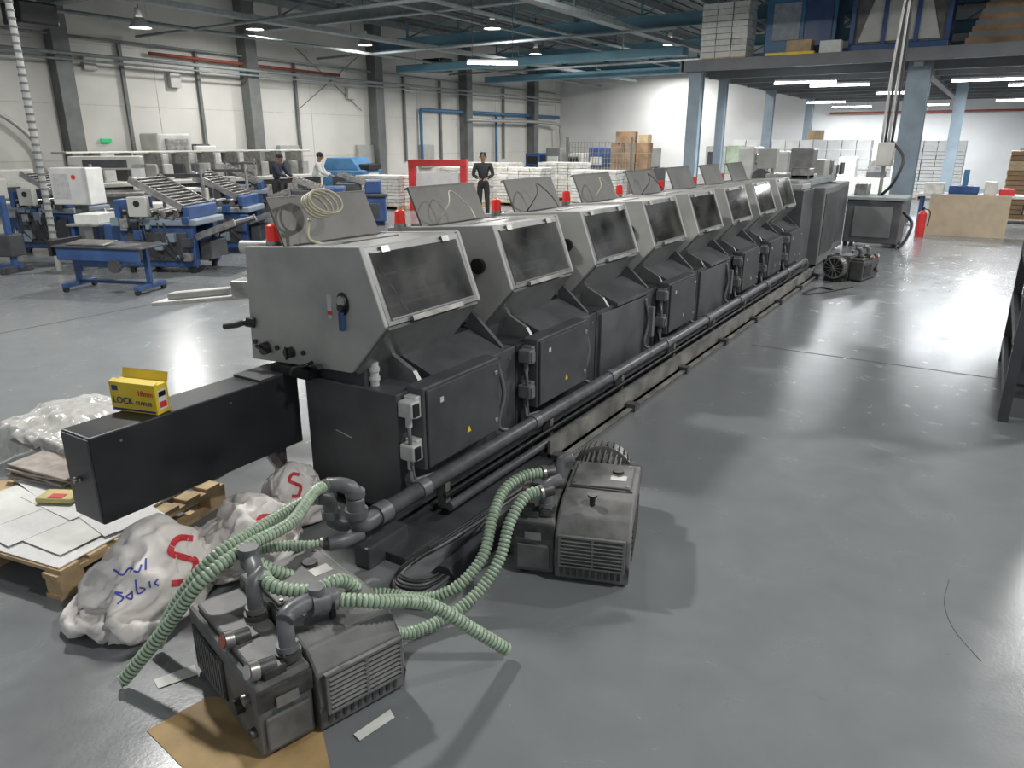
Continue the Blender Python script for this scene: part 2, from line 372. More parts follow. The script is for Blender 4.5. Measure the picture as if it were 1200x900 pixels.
# ------------------------------------------------------------ main machine
MX=empty('saddle_stitching_machine')
Y0=2.70; PT=1.18
def profile_hood(g=0):
    return [(-3.46+g,1.45-g),(-2.60-g*.9,1.51-g),(-2.455-g,1.12),(-2.71-g*.5,.84+g),(-3.5+g,.80+g)]
def hood(i):
    y=Y0+i*PT; b=B('hood_%d'%(i+1)); rnd=random.Random(i)
    w=.84
    b.prism(profile_hood(),'y',y,y+.03,hoodM,.006)
    b.prism(profile_hood(),'y',y+w-.03,y+w,hoodM,.006)
    b.prism([(-3.40,1.38),(-2.80,1.40),(-2.62,1.08),(-2.8,.9),(-3.4,.88)],'y',y+.03,y+w-.03,innerM)
    b.prism([(-3.455,1.445),(-2.61,1.503),(-2.60,1.485),(-2.62,1.47),(-3.455,1.42)],'y',y+.03,y+w-.03,topM)
    b.box(-3.47,-3.40,y+.03,y+w-.03,.82,1.44,hoodF)
    b.box(-3.35,-3.0,y+.12,y+w-.12,1.452,1.466,panelM,.003); b.cyl((-2.9,y+.2,1.478),(-2.9,y+w-.2,1.478),.012,steelM,8)
    a=Vector((-2.607,0,1.495)); c=Vector((-2.463,0,1.118)); d=(c-a); n=Vector((-d.z,0,d.x)).normalized()
    if n.x<0: n=-n
    def slab(t0,t1,ya,yb,o0,o1,m):
        def pt(t,yy,o): q=a+d*t+n*o; return (q.x,yy,q.z)
        v=[pt(t0,ya,o0),pt(t0,ya,o1),pt(t0,yb,o0),pt(t0,yb,o1),pt(t1,ya,o0),pt(t1,ya,o1),pt(t1,yb,o0),pt(t1,yb,o1)]
        b._add(v,[(0,1,3,2),(4,6,7,5),(0,4,5,1),(2,3,7,6),(0,2,6,4),(1,5,7,3)],m)
    ya,yb=y+.03,y+w-.03
    slab(0,.1,ya,yb,-.02,.008,hoodF); slab(.9,1.0,ya,yb,-.02,.008,hoodF); slab(.1,.9,ya,ya+.05,-.02,.008,hoodF); slab(.1,.9,yb-.05,yb,-.02,.008,hoodF)
    slab(.08,.92,ya+.03,yb-.03,.009,.013,glassM)
    for (t0,t1,q0,q1) in ((.06,.08,ya+.03,yb-.03),(.92,.94,ya+.03,yb-.03)): slab(t0,t1,q0,q1,.009,.016,hoodF)
    slab(.955,1.02,y+.2,y+w-.2,.009,.03,steelM)
    for k in (.2,.8): slab(.01,.09,y+w*k-.03,y+w*k+.03,.009,.024,steelM)
    b.cyl((-2.70,ya,1.32),(-2.70,yb,1.32),.022,steelM,10); b.cyl((-2.60,ya,1.17),(-2.60,yb,1.17),.028,steelM,10)
    for k in range(5):
        yy=ya+.08+k*.14+rnd.uniform(-.02,.02); b.cbox((-2.68,yy,1.30+rnd.uniform(-.05,.03)),(.06,.05,.1),plugM if k%2 else hoodF,.006,rot=(0,.3,0))
    b.cbox((-2.60,y+w*.5,1.2),(.03,.5,.05),plugM,.004,rot=(0,.36,0)); b.cyl((-2.72,y+.25,1.38),(-2.54,y+.28,1.14),.010,steelM,6); b.cyl((-2.72,y+.55,1.38),(-2.54,y+.5,1.14),.010,steelM,6)
    b.prism([(-2.47,1.115),(-2.455,1.10),(-2.69,.83),(-2.72,.85)],'y',y+.03,y+w-.03,hoodF)
    T=Matrix.Translation((-3.2,0,1.44))@Matrix.Rotation(math.radians(-24),4,'Y')
    b.box(-.008,.008,y+.06,y+w-.02,0,.3,panelM,.003,T=T); b.box(-.03,.008,y+.06,y+w-.02,.288,.3,hoodF,0,T=T)
    b.cyl((-3.2,y+.05,1.45),(-3.2,y+w-.01,1.45),.012,steelM,8)
    if i>0:
        b.box(-3.95,-3.5,y+.1,y+w-.1,.9,1.2,hoodF,.01); b.box(-4.3,-3.95,y+.15,y+w-.15,1.0,1.04,steelM)
        b.cyl((-2.70,y-.03,1.25),(-2.70,y,1.25),.05,blackM,20); b.cyl((-2.79,y-.02,1.02),(-2.79,y,1.02),.028,blackM,14)
    b.box(-3.4,-2.78,y+w,y+PT,.88,1.28,dark2,.01)
    b.cyl((-2.9,y+w,1.3),(-2.9,y+PT,1.3),.025,steelM,10)
    b.cbox((-3.05,y+w+.17,1.33),(.3,.2,.1),hoodF,.01)
    b.done(MX)
for i in range(8): hood(i)
def beacon(b,x,y,z):
    b.cyl((x,y,z),(x,y,z+.05),.042,steelM,16); b.cyl((x,y,z+.05),(x,y,z+.13),.038,redM,16,r2=.034); b.cyl((x,y,z+.13),(x,y,z+.14),.034,redM,16,r2=.02)
b=B('warning_beacons')
for i in range(8): beacon(b,-3.36,Y0+i*PT+.12-(.0 if i==0 else .1),1.43)
b.cyl((-3.54,2.74,1.44),(-3.38,2.82,1.44),.035,plugM,12); b.done(MX)
b=B('cable_loops')
def loop(x,y,z,r,m,k=3,rr=.008,sq=1.0):
    for j in range(k):
        pts=[(x+.03*j-.05*math.sin(a),y+math.cos(a)*r*(1+.12*j)*sq,z+math.sin(a)*r*.75+.012*j) for a in [q*math.pi/5 for q in range(11)]]
        b.tube(pts,rr,m,6,4)
loop(-3.17,2.97,1.66,.08,beigeC,4,.0065)
b.tube([(-3.15,2.9,1.6),(-3.12,2.86,1.5),(-3.1,2.95,1.46)],.009,beigeC,6)
for i in range(1,5): 
    y=Y0+i*PT+.2
    b.tube([(-3.2,y,1.44),(-3.12,y+.05,1.6),(-3.18,y+.15,1.68),(-3.1,y+.25,1.58),(-3.0,y+.2,1.50)],.0045,beigeC if i%2 else cableM,6)
b.done(MX)
b=B('cabinet_body')
for i in range(8):
    y=Y0+.05+i*PT
    b.box(-3.13,-2.45,y,y+PT-.015,.06,.75,darkM if i==0 else dark2,.006)
    b.box(-3.3,-2.68,y+.02,y+PT-.02,.74,.86,dark2,.01)
    b.prism([(-2.68,.87),(-2.5,.80),(-2.41,.765),(-2.41,.74),(-2.68,.74)],'y',y+.3,y+.98,darkM,.004)
    b.prism([(-2.70,1.0),(-2.45,.78),(-2.45,.75),(-2.70,.75)],'y',y+1.0,y+1.03,darkM)
    b.prism([(-2.72,.93),(-2.5,.82),(-2.45,.75),(-2.72,.75)],'y',y+.2,y+.23,hoodF)
    b.box(-3.0,-2.6,y+.05,y+.1,0,.07,blackM); b.box(-3.0,-2.6,y+.9,y+1.0,0,.07,blackM)
    for zz in (.12,.68): b.cyl((-2.45,y+PT-.08,zz),(-2.443,y+PT-.08,zz),.008,steelM,8)
b.cyl((-2.66,Y0+.12,.75),(-2.66,Y0+.12,.88),.024,plugM,14)
for z in (.78,.83): b.cyl((-2.66,Y0+.12,z),(-2.66,Y0+.12,z+.02),.03,plugM,14)
b.box(-3.3,-3.0,2.66,2.75,.76,.81,blackM)
b.cbox((-2.85,2.748,.45),(.12,.003,.003),plugM,0,rot=(0,.2,0))
b.done(MX)
def ctrlbox(i,y):
    b=B('control_box_%d'%i)
    b.box(-2.46,-2.345,y,y+.72,.31,.78,darkM,.008)
    b.box(-2.345,-2.328,y+.015,y+.705,.325,.765,dark2,.005)
    b.poly([(-2.3265,y+.36,.415),(-2.3265,y+.40,.415),(-2.3265,y+.38,.455)],yelL)
    b.box(-2.328,-2.3255,y+.12,y+.15,.67,.70,plugM); 
    for zz in (.40,.70): b.cyl((-2.33,y+.66,zz),(-2.32,y+.66,zz),.012,plugM,10); b.cyl((-2.325,y+.66,zz),(-2.318,y+.66,zz),.006,blackM,8)
    m=plugM if i==1 else plugD
    for zz in (.62,.38):
        b.box(-2.44,-2.36,y-.05,y,zz,zz+.12,m,.006); b.box(-2.43,-2.335,y-.11,y-.04,zz+.02,zz+.11,m,.01)
        b.box(-2.35,-2.325,y-.1,y-.055,zz+.03,zz+.1,blackM if i==1 else m,.004)
        b.cyl((-2.39,y-.07,zz+.02),(-2.39,y-.07,zz-.04),.018,m,10)
        b.tube([(-2.39,y-.07,zz-.03),(-2.37,y-.09,zz-.1),(-2.38,y-.05,.27),(-2.37,y+.1,.25)],.011,pipeM,8)
    b.done(MX)
for k,(i,y) in enumerate([(0,2.84),(1,4.02),(3,6.38),(5,8.74),(6,9.92),(7,11.1)]): ctrlbox(k+1,y)
b=B('flush_panels')
for i in (2,4):
    y=Y0+.05+i*PT; b.box(-2.46,-2.43,y+.05,y+1.05,.12,.72,darkM,.006)
    b.box(-2.44,-2.36,y+.95,y+1.0,.35,.62,plugD,.005)
for i in range(8):
    y=Y0+.05+i*PT+.92
    b.tube([(-2.43,y,.7),(-2.40,y+.03,.5),(-2.41,y-.02,.3),(-2.38,y+.05,.24)],.014,pipeM,8)
b.done(MX)
b=B('first_station_fittings')
yy=Y0
def knob(x,z,r,l=.035,m=blackM): b.cyl((x,yy,z),(x,yy-l,z),r,m,20); b.cyl((x,yy-.004,z),(x,yy,z),r*1.25,steelM,20)
knob(-3.36,.885,.035); knob(-3.16,.89,.03); b.cbox((-3.36,yy-.04,.885),(.1,.012,.02),blackM,.004,rot=(0,.3,0)); b.cbox((-3.16,yy-.04,.89),(.012,.012,.075),blackM,.004)
for (x,z) in ((-3.45,.91),(-3.27,.90),(-3.06,.90)): b.cyl((x,yy,z),(x,yy-.012,z),.014,blackM,12)
b.tube([(-3.0,yy,.855),(-3.0,yy-.05,.85),(-3.06,yy-.08,.83),(-3.08,yy-.09,.79)],.010,blackM,8); b.cyl((-2.97,yy-.02,.84),(-2.89,yy-.05,.86),.016,blackM,10)
T=Matrix.Translation((-2.735,yy-.004,1.21))@Matrix.Diagonal((1,1,1.35,1))
b._add([T@Vector((math.cos(a)*.045,0,math.sin(a)*.045)) for a in [k*math.pi/12 for k in range(24)]],[tuple(range(24))],blackM)
b.cyl((-2.735,yy,1.225),(-2.735,yy-.02,1.225),.028,steelM,16); b.cyl((-2.735,yy,1.19),(-2.735,yy-.03,1.19),.018,blackM,12)
b.box(-2.75,-2.72,yy-.03,yy-.01,1.07,1.17,blueM,.006)
b.box(-2.85,-2.82,yy-.002,yy,1.12,1.25,plugM); b.box(-2.85,-2.82,yy-.003,yy-.001,1.14,1.16,bagR)
b.tube([(-3.46,yy+.02,1.02),(-3.5,yy-.03,1.02),(-3.56,yy-.04,1.0)],.018,blackM,8); b.cyl((-3.44,yy+.0,1.02),(-3.48,yy-.03,1.03),.03,blackM,12); b.cyl((-3.56,yy-.04,1.0),(-3.64,yy-.06,.985),.017,blackM,10)
b.done(MX)
b=B('side_tray')
b.cbox((-4.6,3.22,.95),(.75,.22,.03),plugM,.006,rot=(0,-.12,.35)); b.cbox((-4.62,3.2,.985),(.5,.1,.05),hoodM,.01,rot=(0,-.12,.35))
b.box(-4.3,-3.45,3.42,3.5,.96,1.06,steelM,.01); b.cyl((-4.2,3.35,.98),(-4.2,3.35,1.1),.05,blackM,12); b.cyl((-4.05,3.3,1.05),(-4.05,3.46,1.05),.04,steelM,12)
b.cbox((-4.15,3.3,1.05),(.3,.16,.12),steelM,.01,rot=(0,0,.35))
b.done(MX)
b=B('chain_arm')
b.box(-3.43,-3.2,1.56,2.76,.325,.755,armM,.008); b.box(-3.425,-3.205,1.553,1.562,.335,.745,dark2,.004)
b.cyl((-3.33,1.555,.53),(-3.33,1.525,.53),.012,steelM,10); b.cyl((-3.36,1.545,.53),(-3.30,1.545,.53),.006,steelM,8)
for yv in (1.7,2.3): b.cyl((-3.2,yv,.7),(-3.196,yv,.7),.007,steelM,8)
b.box(-3.42,-3.2,2.5,2.76,.755,.77,dark2)
b.box(-3.28,-3.24,2.60,2.66,0.01,.33,pumpD); b.box(-3.3,-3.16,2.6,2.72,0,.015,pumpD)
b.prism([(2.5,.33),(2.55,.33),(2.73,.01),(2.68,.01)],'x',-3.24,-3.21,steelM)
b.done(MX)
b=B('service_pipes')
YP=12.3; XP,ZP=-2.33,.235
b.tube([(XP,2.42,ZP),(XP,YP,ZP)],.043,pipeM,16,spline=False)
for i in range(9):
    yv=2.75+i*PT; b.cyl((XP,yv,ZP),(XP,yv+.07,ZP),.052,pipeM,16); b.box(-2.36,-2.3,yv+.2,yv+.24,.05,.2,railM)
b.tube([(-2.24,2.9,.1),(-2.24,YP,.1)],.026,pipeM,12,spline=False)
b.tube([(-2.40,2.6,.12),(-2.40,YP,.12)],.03,pipeM,12,spline=False)
b.tube([(-2.27,2.9,.155),(-2.27,YP,.155)],.014,cableM,8,spline=False)
b.box(-2.19,-2.17,3.9,YP,.02,.15,railM); b.box(-2.17,-2.10,3.9,YP,.02,.03,railM); b.box(-2.45,-2.14,2.6,YP,0.0,.03,dark2)
for i in range(8): b.box(-2.42,-2.08,3.9+i*1.18,3.98+i*1.18,.0,.06,dark2)
b.done(MX)
b=B('pipe_manifold')
b.cyl((XP,2.42,ZP),(XP,2.5,ZP),.056,pipeM,18)
b.tube([(XP,2.45,ZP),(XP+.01,2.33,ZP),(-2.32,2.28,.28),(-2.32,2.28,.4)],.043,pipeM,16)
b.cyl((-2.32,2.28,.3),(-2.32,2.28,.34),.056,pipeM,18)
b.tube([(-2.32,2.28,.36),(-2.32,2.27,.44),(-2.36,2.24,.47),(-2.42,2.2,.47)],.036,pipeM,14)
b.cyl((-2.32,2.28,.41),(-2.32,2.28,.435),.048,pipeM,16)
b.tube([(XP,2.4,.22),(-2.42,2.34,.2),(-2.46,2.26,.24),(-2.46,2.24,.36),(-2.48,2.18,.4)],.036,pipeM,14)
b.cyl((-2.46,2.25,.27),(-2.46,2.25,.31),.047,pipeM,16)
b.tube([(-2.32,2.3,.2),(-2.34,2.2,.2),(-2.38,2.14,.2)],.036,pipeM,14)
b.box(-2.38,-2.28,2.3,2.6,0,.12,dark2,.01); b.box(-2.45,-2.15,2.42,2.7,0,.05,dark2,.005)
b.done(MX)
b=B('floor_ramp_bar',Matrix.Translation((-1.96,3.2,0))@Matrix.Rotation(.03,4,'Z'))
b.prism([(-.08,0.005),(-.03,.06),(.03,.06),(.08,.005)],'y',-.75,.75,dark2,.003)
b.done()
b=B('floor_cables')
for k in range(5):
    o=k*.03
    b.tube([(-2.1-o*.1,4.2,.015),(-2.08-o*.1,3.4,.02),(-2.1-o*.3,2.75,.02),(-2.15+o*.4,2.4-o,.02),(-2.06+o,2.34-o*.6,.015),(-1.97+o*.5,2.42+o*.3,.012),(-2.02+o*.5,2.6+o,.012),(-2.08,3.0+o,.015)],.009+.002*(k%2),cableM if k%2 else pipeM,6)
b.tube([(-1.75,3.5,.01),(-1.82,3.15,.01),(-1.80,2.75,.01),(-1.88,2.4,.01)],.007,cableM,6)
b.tube([(-1.5,11.6,.01),(-1.8,10.9,.01),(-2.0,10.7,.01),(-1.9,11.3,.01),(-1.7,11.2,.01)],.012,cableM,6)
b.done()
b=B('end_station')
b.box(-3.2,-2.45,12.2,13.0,.05,1.3,darkM,.01); b.box(-3.4,-2.5,12.3,12.9,1.3,1.38,hoodM,.01)
b.box(-3.2,-2.3,13.1,14.4,.05,1.3,colG,.02); b.box(-3.3,-2.42,14.5,16.2,.05,1.28,colG,.02)
b.box(-2.3,-2.29,13.2,14.3,.2,1.2,dark2); b.box(-2.42,-2.41,14.6,16.1,.2,1.2,darkM)
b.box(-3.2,-2.6,12.5,15.8,1.3,1.42,pg,.02); b.box(-2.9,-2.6,13.2,13.6,1.42,1.6,steelM,.02); b.cyl((-2.8,14.2,1.4),(-2.8,14.2,1.55),.06,redM,14); b.box(-3.0,-2.7,15,15.5,1.4,1.7,hoodM,.02)
b.cyl((-3.1,12.8,1.38),(-3.1,12.8,1.9),.03,steelM,8); b.box(-3.3,-3.0,12.6,12.75,1.6,1.9,hoodM,.01)
b.box(-3.3,-2.6,13.2,13.9,1.42,1.5,hoodM,.02); b.box(-3.2,-2.8,14.4,14.8,1.42,1.9,hoodF,.03)
for k in range(5): b.box(-2.95+.1*k,-2.9+.1*k,15.6,15.9,1.42,1.6+.04*(k%3),[plugM,dark2,steelM][k%3],.01)
b.done(MX)

# ------------------------------------------------------------ pumps
def pump(name,ox,oy,ang,motor):
    M=Matrix.Translation((ox,oy,0))@Matrix.Rotation(math.radians(ang),4,'Z')
    b=B(name,M)
    W,Dp=.56,.64
    for (x,y) in ((.05,.06),(.5,.06),(.05,.56),(.5,.56)): b.cyl((x,y,0),(x,y,.03),.03,blackM,12)
    b.box(.0,.2,0.02,Dp,.012,.30,pumpM,.015)
    b.box(.02,.18,.004,.02,.04,.17,pumpM,.006); b.box(.06,.14,.0,.005,.2,.24,steelM)
    b.box(.02,.19,.05,Dp-.05,.3,.325,pumpM,.01)
    b.prism([(.0,.012),(-.0,.10),(-.015,.12),(.0,.24),(.07,.32),(.2,.35),(Dp,.35),(Dp,.012)],'x',.205,W,pumpM,.012)
    b.box(.235,W-.03,-.018,-.008,.105,.245,blackM)
    for k in range(7):
        z=.118+k*.019; b.cbox((.385,-.022,z),(.29,.02,.006),pumpM,0,rot=(.5,0,0))
    b.box(.38,.395,-.03,-.01,.1,.25,pumpM,.003); b.box(.225,.24,-.03,-.01,.095,.255,pumpM,.003); b.box(W-.035,W-.02,-.03,-.01,.095,.255,pumpM,.003)
    b.box(.225,W-.02,-.03,-.01,.245,.258,pumpM,.003); b.box(.225,W-.02,-.03,-.01,.09,.102,pumpM,.003)
    for k in range(10): b.box(.235+k*.03,.25+k*.03,-.006,.01,.035,.075,pumpD,.003)
    for k in range(6): b.box(W-.002,W+.006,.1,.5,.09+k*.03,.102+k*.03,pumpD)
    b.box(-.006,.0,.3,.6,.07,.24,pumpD)
    for k in range(11): b.box(-.012,-.004,.31+k*.026,.322+k*.026,.08,.23,pumpM)
    b.cyl((.0,.16,.15),(-.03,.16,.15),.028,pumpD,16); b.cyl((.0,.09,.22),(-.02,.09,.22),.02,steelM,12); b.cyl((0,.06,.1),(-.02,.06,.1),.018,pumpD,12)
    b.box(.0,.2,.012,.02,.2,.28,pumpD,.004)
    for (y,m) in ((.06,plugM),(.27,capR)):
        b.cyl((.09,y,.33),(.03,y,.338),.028,pumpD,16); b.cyl((.03,y,.338),(0,y,.343),.034,steelM,16); b.cyl((0,y,.343),(-.006,y,.345),.024,m,16)
        b.box(.04,.12,y-.03,y+.03,.3,.335,pumpD,.005)
    for (x,y) in ((.15,.08),(.16,.36)):
        b.cyl((x,y,.32),(x,y,.345),.045,pumpD,18)
        b.tube([(x,y,.33),(x,y,.40),(x+.01,y+.02,.45),(x+.06,y+.05,.47)],.029,pipeM,14)
        b.cyl((x,y,.35),(x,y,.37),.038,pipeM,16)
        for a in range(4): b.cyl((x+.036*math.cos(a*1.57+.78),y+.036*math.sin(a*1.57+.78),.34),(x+.036*math.cos(a*1.57+.78),y+.036*math.sin(a*1.57+.78),.352),.006,steelM,6)
    b.cyl((.36,.15,.34),(.36,.15,.39),.014,blackM,10); b.cyl((.36,.15,.385),(.36,.15,.395),.024,blackM,10)
    b.box(.22,.54,.3,.306,.35,.356,pumpD); b.box(.42,.5,.4,.46,.362,.3635,steelM)
    b.box(.23,.53,.32,.6,.35,.362,pumpM,.006)
    for (x,y) in ((.25,.34),(.51,.34),(.25,.58),(.51,.58)): b.cyl((x,y,.36),(x,y,.367),.008,steelM,8)
    b.cyl((.45,.5,.35),(.45,.5,.375),.03,pumpD,14)
    if motor:
        b.cyl((.34,Dp-.02,.21),(.34,Dp+.16,.21),.13,pumpM,28)
        for k in range(30):
            a=k*2*math.pi/30; T=Matrix.Translation((.34,Dp+.07,.21))@Matrix.Rotation(a,4,'Y')
            b.box(.125,.155,-.07,.07,-.003,.003,pumpM,0,T=T)
        b.cyl((.34,Dp+.15,.21),(.34,Dp+.26,.21),.17,steelM,28,r2=.16); b.cyl((.34,Dp+.26,.21),(.34,Dp+.265,.21),.14,blackM,28)
        for k in range(12):
            a=k*math.pi/6; b.cyl((.34,Dp+.268,.21),(.34+math.cos(a)*.14,Dp+.268,.21+math.sin(a)*.14),.004,steelM,5)
        for k in range(16):
            a=k*math.pi/15; b.cyl((.34+math.cos(a)*.171,Dp+.16,.21+math.sin(a)*.171),(.34+math.cos(a)*.163,Dp+.25,.21+math.sin(a)*.163),.004,blackM,5)
        b.box(.46,.56,Dp,Dp+.13,.2,.3,pumpD,.01); b.cyl((.34,Dp+.2,.05),(.34,Dp+.2,0),.03,blackM,8)
        b.box(.2,.48,Dp,Dp+.22,0,.05,pumpD)
    b.done()
pump('vacuum_pump',-1.754,1.224,74,False)
pump('vacuum_pump',-1.677,2.655,19,True)
_pm,_pd=pumpM,pumpD
pumpM,pumpD=mat('pump_dark_paint',(.07,.07,.068),.5,0,.2,8),mat('pump_black_metal',(.03,.03,.03),.5,.2,.2,8)
pump('vacuum_pump',-1.33,12.75,168,True)
pumpM,pumpD=_pm,_pd
H={
'A':[(-2.42,2.2,.47),(-2.38,2.08,.49),(-2.27,1.85,.48),(-2.25,1.62,.49),(-2.27,1.42,.44),(-2.38,1.31,.25),(-2.5,1.2,.06),(-2.52,1.17,.035)],
'B':[(-2.48,2.18,.4),(-2.46,2.05,.42),(-2.42,1.78,.43),(-2.43,1.58,.40),(-2.52,1.46,.24),(-2.60,1.38,.035)],
'F':[(-2.38,2.14,.2),(-2.44,2.08,.2),(-2.56,2.0,.2),(-2.62,1.85,.22),(-2.5,1.68,.3)],
'C':[(-1.62,2.9,.46),(-1.70,2.8,.46),(-1.74,2.68,.42),(-1.72,2.55,.34),(-1.68,2.41,.22),(-1.73,2.28,.12),(-1.85,2.2,.06),(-2.04,2.14,.05),(-2.14,1.98,.1),(-2.12,1.76,.3),(-2.17,1.64,.4),(-2.24,1.6,.46)],
'D':[(-1.53,2.72,.46),(-1.59,2.64,.45),(-1.61,2.53,.36),(-1.6,2.42,.22),(-1.64,2.28,.1),(-1.72,2.1,.04),(-1.8,1.92,.08),(-1.86,1.76,.38),(-1.9,1.6,.42),(-2.0,1.52,.45),(-2.12,1.56,.46),(-2.2,1.58,.46)],
'E':[(-1.77,1.58,.44),(-1.65,1.68,.42),(-1.57,1.88,.32),(-1.45,2.02,.16),(-1.36,2.12,.04)],
}
for k,v in H.items():
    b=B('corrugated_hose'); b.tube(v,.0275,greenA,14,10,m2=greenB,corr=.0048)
    q,w=Vector(v[0]),Vector(v[1]); d=(w-q).normalized(); b.cyl(q-d*.03,q+d*.03,.031,pumpD,16); b.cyl(q+d*.02,q+d*.033,.034,steelM,16)
    b.done()
b=B('hose_tee_fitting')
b.tube([(-1.79,1.39,.46),(-1.80,1.42,.47),(-1.79,1.5,.47),(-1.76,1.6,.45)],.032,pipeM,14)
b.cyl((-1.79,1.5,.46),(-1.77,1.56,.45),.044,pipeM,16); b.cyl((-1.78,1.53,.45),(-1.78,1.53,.52),.03,pipeM,14)
b.tube([(-2.06,1.5,.44),(-2.12,1.54,.47),(-2.22,1.59,.47)],.033,pipeM,14); b.cyl((-2.2,1.58,.44),(-2.2,1.58,.52),.038,pipeM,14)
b.done()

# ------------------------------------------------------------ staples box
SB=Matrix.Translation((-3.465,1.83,.757))@Matrix.Rotation(math.radians(15),4,'Z')
b=B('staples_box',SB); W=.27
b.box(0,W,0,.085,0,.145,yelM,.002)
b.prism([(.085,.145),(.10,.19),(.103,.188),(.088,.143)],'x',0,W,yelM); b.prism([(0,.145),(.03,.155),(.03,.157),(0,.148)],'x',0,W*.99,yelM)
b.box(W,W+.001,.015,.07,.02,.12,paperM); b.box(W+.001,W+.0015,.02,.065,.085,.11,blackM); b.box(W+.001,W+.0015,.02,.065,.03,.06,bagR)
b.box(.01,W-.01,-.001,0,.006,.016,navyM); b.box(.015,.05,-.001,0,.105,.13,navyM)
o=b.done()
def tx(s,size,x,z,m,n): text(s,size,SB@frame((x,-.0015,z),(1,0,0),(0,0,1)),m,o,n,align='LEFT')
tx('LOCK',.046,.012,.042,navyM,'print_brand'); tx('STAPLES',.026,.148,.042,navyM,'print_label'); tx('18mm',.036,.165,.09,bagR,'print_size')

# ------------------------------------------------------------ bags from settled cloth
def bag(name,soft,c,strokes):
    b=B(name); V,F=soft; b._add(V,F,bagM,True)
    bv=BVHTree.FromPolygons(V,F)
    cv=Vector(c); out=Vector((.80,-.42,.42)).normalized(); u=Vector((.46,.89,0)).normalized(); v=out.cross(u)
    if v.z<0: v=-v
    for (pts,w,m) in strokes:
        P=resample(catmull([Vector((x,y,0)) for x,y in pts],8),.006); L=[]
        for i,q in enumerate(P):
            t=(P[min(i+1,len(P)-1)]-P[max(0,i-1)]).normalized(); nn=Vector((-t.y,t.x,0))*w/2
            row=[]
            for s in (-1,-.5,0,.5,1):
                a=q+nn*s; o=cv+u*a.x+v*a.y+out*1.0; h=bv.ray_cast(o,-out)
                row.append(h[0]+out*.003 if h[0] is not None else None)
            L.append(row)
        for a,c2 in zip(L,L[1:]):
            for k in range(4):
                q=[a[k],a[k+1],c2[k+1],c2[k]]
                if all(x is not None for x in q): b._add(q,[(0,1,2,3)],m)
    b.done()
S=[(.10,.12),(.04,.14),(.0,.09),(.05,.045),(.09,.01),(.05,-.06),(-.02,-.05)]
sab=[([(-.13,-.05),(-.16,-.04),(-.13,-.07),(-.16,-.09)],.007,bagBl),([(-.10,-.06),(-.12,-.07),(-.10,-.085),(-.095,-.05)],.007,bagBl),([(-.075,-.01),(-.075,-.07),(-.045,-.06),(-.07,-.045)],.007,bagBl),([(-.025,-.03),(-.025,-.065)],.007,bagBl),([(.01,-.03),(-.005,-.045),(.01,-.06)],.007,bagBl)]
arab=[([(-.15,.05),(-.12,.02),(-.09,.04),(-.06,.02),(-.04,.05)],.008,bagBl),([(-.03,.02),(-.02,.07)],.008,bagBl)]
bag('printed_plastic_sack',SOFT[0],(-2.99,1.63,.13),[([(x*1.1+.08,y*.95-.02) for x,y in S],.028,bagR)]+sab+arab)
bag('printed_plastic_sack',SOFT[1],(-2.93,2.12,.10),[([(x*.9+.02,y*.6-.01) for x,y in S],.02,bagR)]+[([(p_[0]+.02,p_[1]) for p_ in q],w,m) for q,w,m in sab])
bag('printed_plastic_sack',SOFT[2],(-3.02,2.46,.14),[([(x*.6,y*.6+.03) for x,y in S],.018,bagR)])

# ------------------------------------------------------------ pallets
def palletM(x,y,sy=1): return Matrix.Translation((x,y,0))@Matrix.Rotation(math.radians(190),4,'Z')@Matrix.Diagonal((1,-sy,1,1))
TP=palletM(-3.3,1.36)
def pallet(M):
    b=B('wooden_pallet',M)
    for k in range(7): b.box(0,1.2,.02+k*.15,.12+k*.15,.125,.145,woodM,.002)
    for x in (0,.55,1.1): b.box(x,x+.1,0,1.05,.1,.125,woodM)
    for x in (0,.55,1.1):
        for y in (0.01,.48,.93): b.box(x,x+.1,y,y+.12,.02,.1,woodM)
        b.box(x,x+.1,0,1.05,0,.02,woodM)
    b.done()
pallet(TP); pallet(palletM(-3.85,2.48,.75))
b=B('paper_sheets',TP)
txt=mat('printed_paper',(.66,.66,.64),.7,0,.0,38,col2=(.58,.58,.57),det=3)
b.box(.02,.72,.03,.5,.147,.153,txt); b.box(.1,.9,.42,.85,.147,.160,paperM,.001)
rn=random.Random(5)
for k,(x,y,w,h) in enumerate([(.1,.1,.5,.35),(.4,.06,.42,.3),(.65,.15,.42,.3),(.05,.3,.42,.3),(.35,.35,.5,.35),(.7,.45,.42,.3),(.2,.6,.42,.3)]):
    T=Matrix.Translation((x,y,.161+k*.0015))@Matrix.Rotation(rn.uniform(-.35,.35),4,'Z')
    b.box(0,w,0,h,0,.0012,txt if k%2 else paperM,T=T)
b.done()
b=B('yellow_packet'); b.cbox((-3.98,1.74,.188),(.2,.12,.03),mat('pale_yellow',(.6,.52,.2),.5),.008,rot=(0,0,.5)); b.cbox((-3.96,1.72,.204),(.08,.05,.003),bagR,0,rot=(0,0,.5)); b.done()
b=B('sheet_pile')
for k in range(4):
    b.cbox((-4.65+random.uniform(-.03,.03),2.33+random.uniform(-.03,.03),.163+k*.03),(.98,.56,.024),pileM,.008,rot=(0,0,random.uniform(-.05,.05)))
b.done()
b=B('grey_board_stack')
for k in range(4):
    b.cbox((-4.3+random.uniform(-.03,.03),1.88,.18+k*.02),(.5,.22,.014),pileM,.004,rot=(0,0,.15+random.uniform(-.08,.08)))
b.done()
b=B('plastic_wrap_heap'); b._add(SOFT[3][0],SOFT[3][1],wrapM,True); o=b.done(recalc=False)
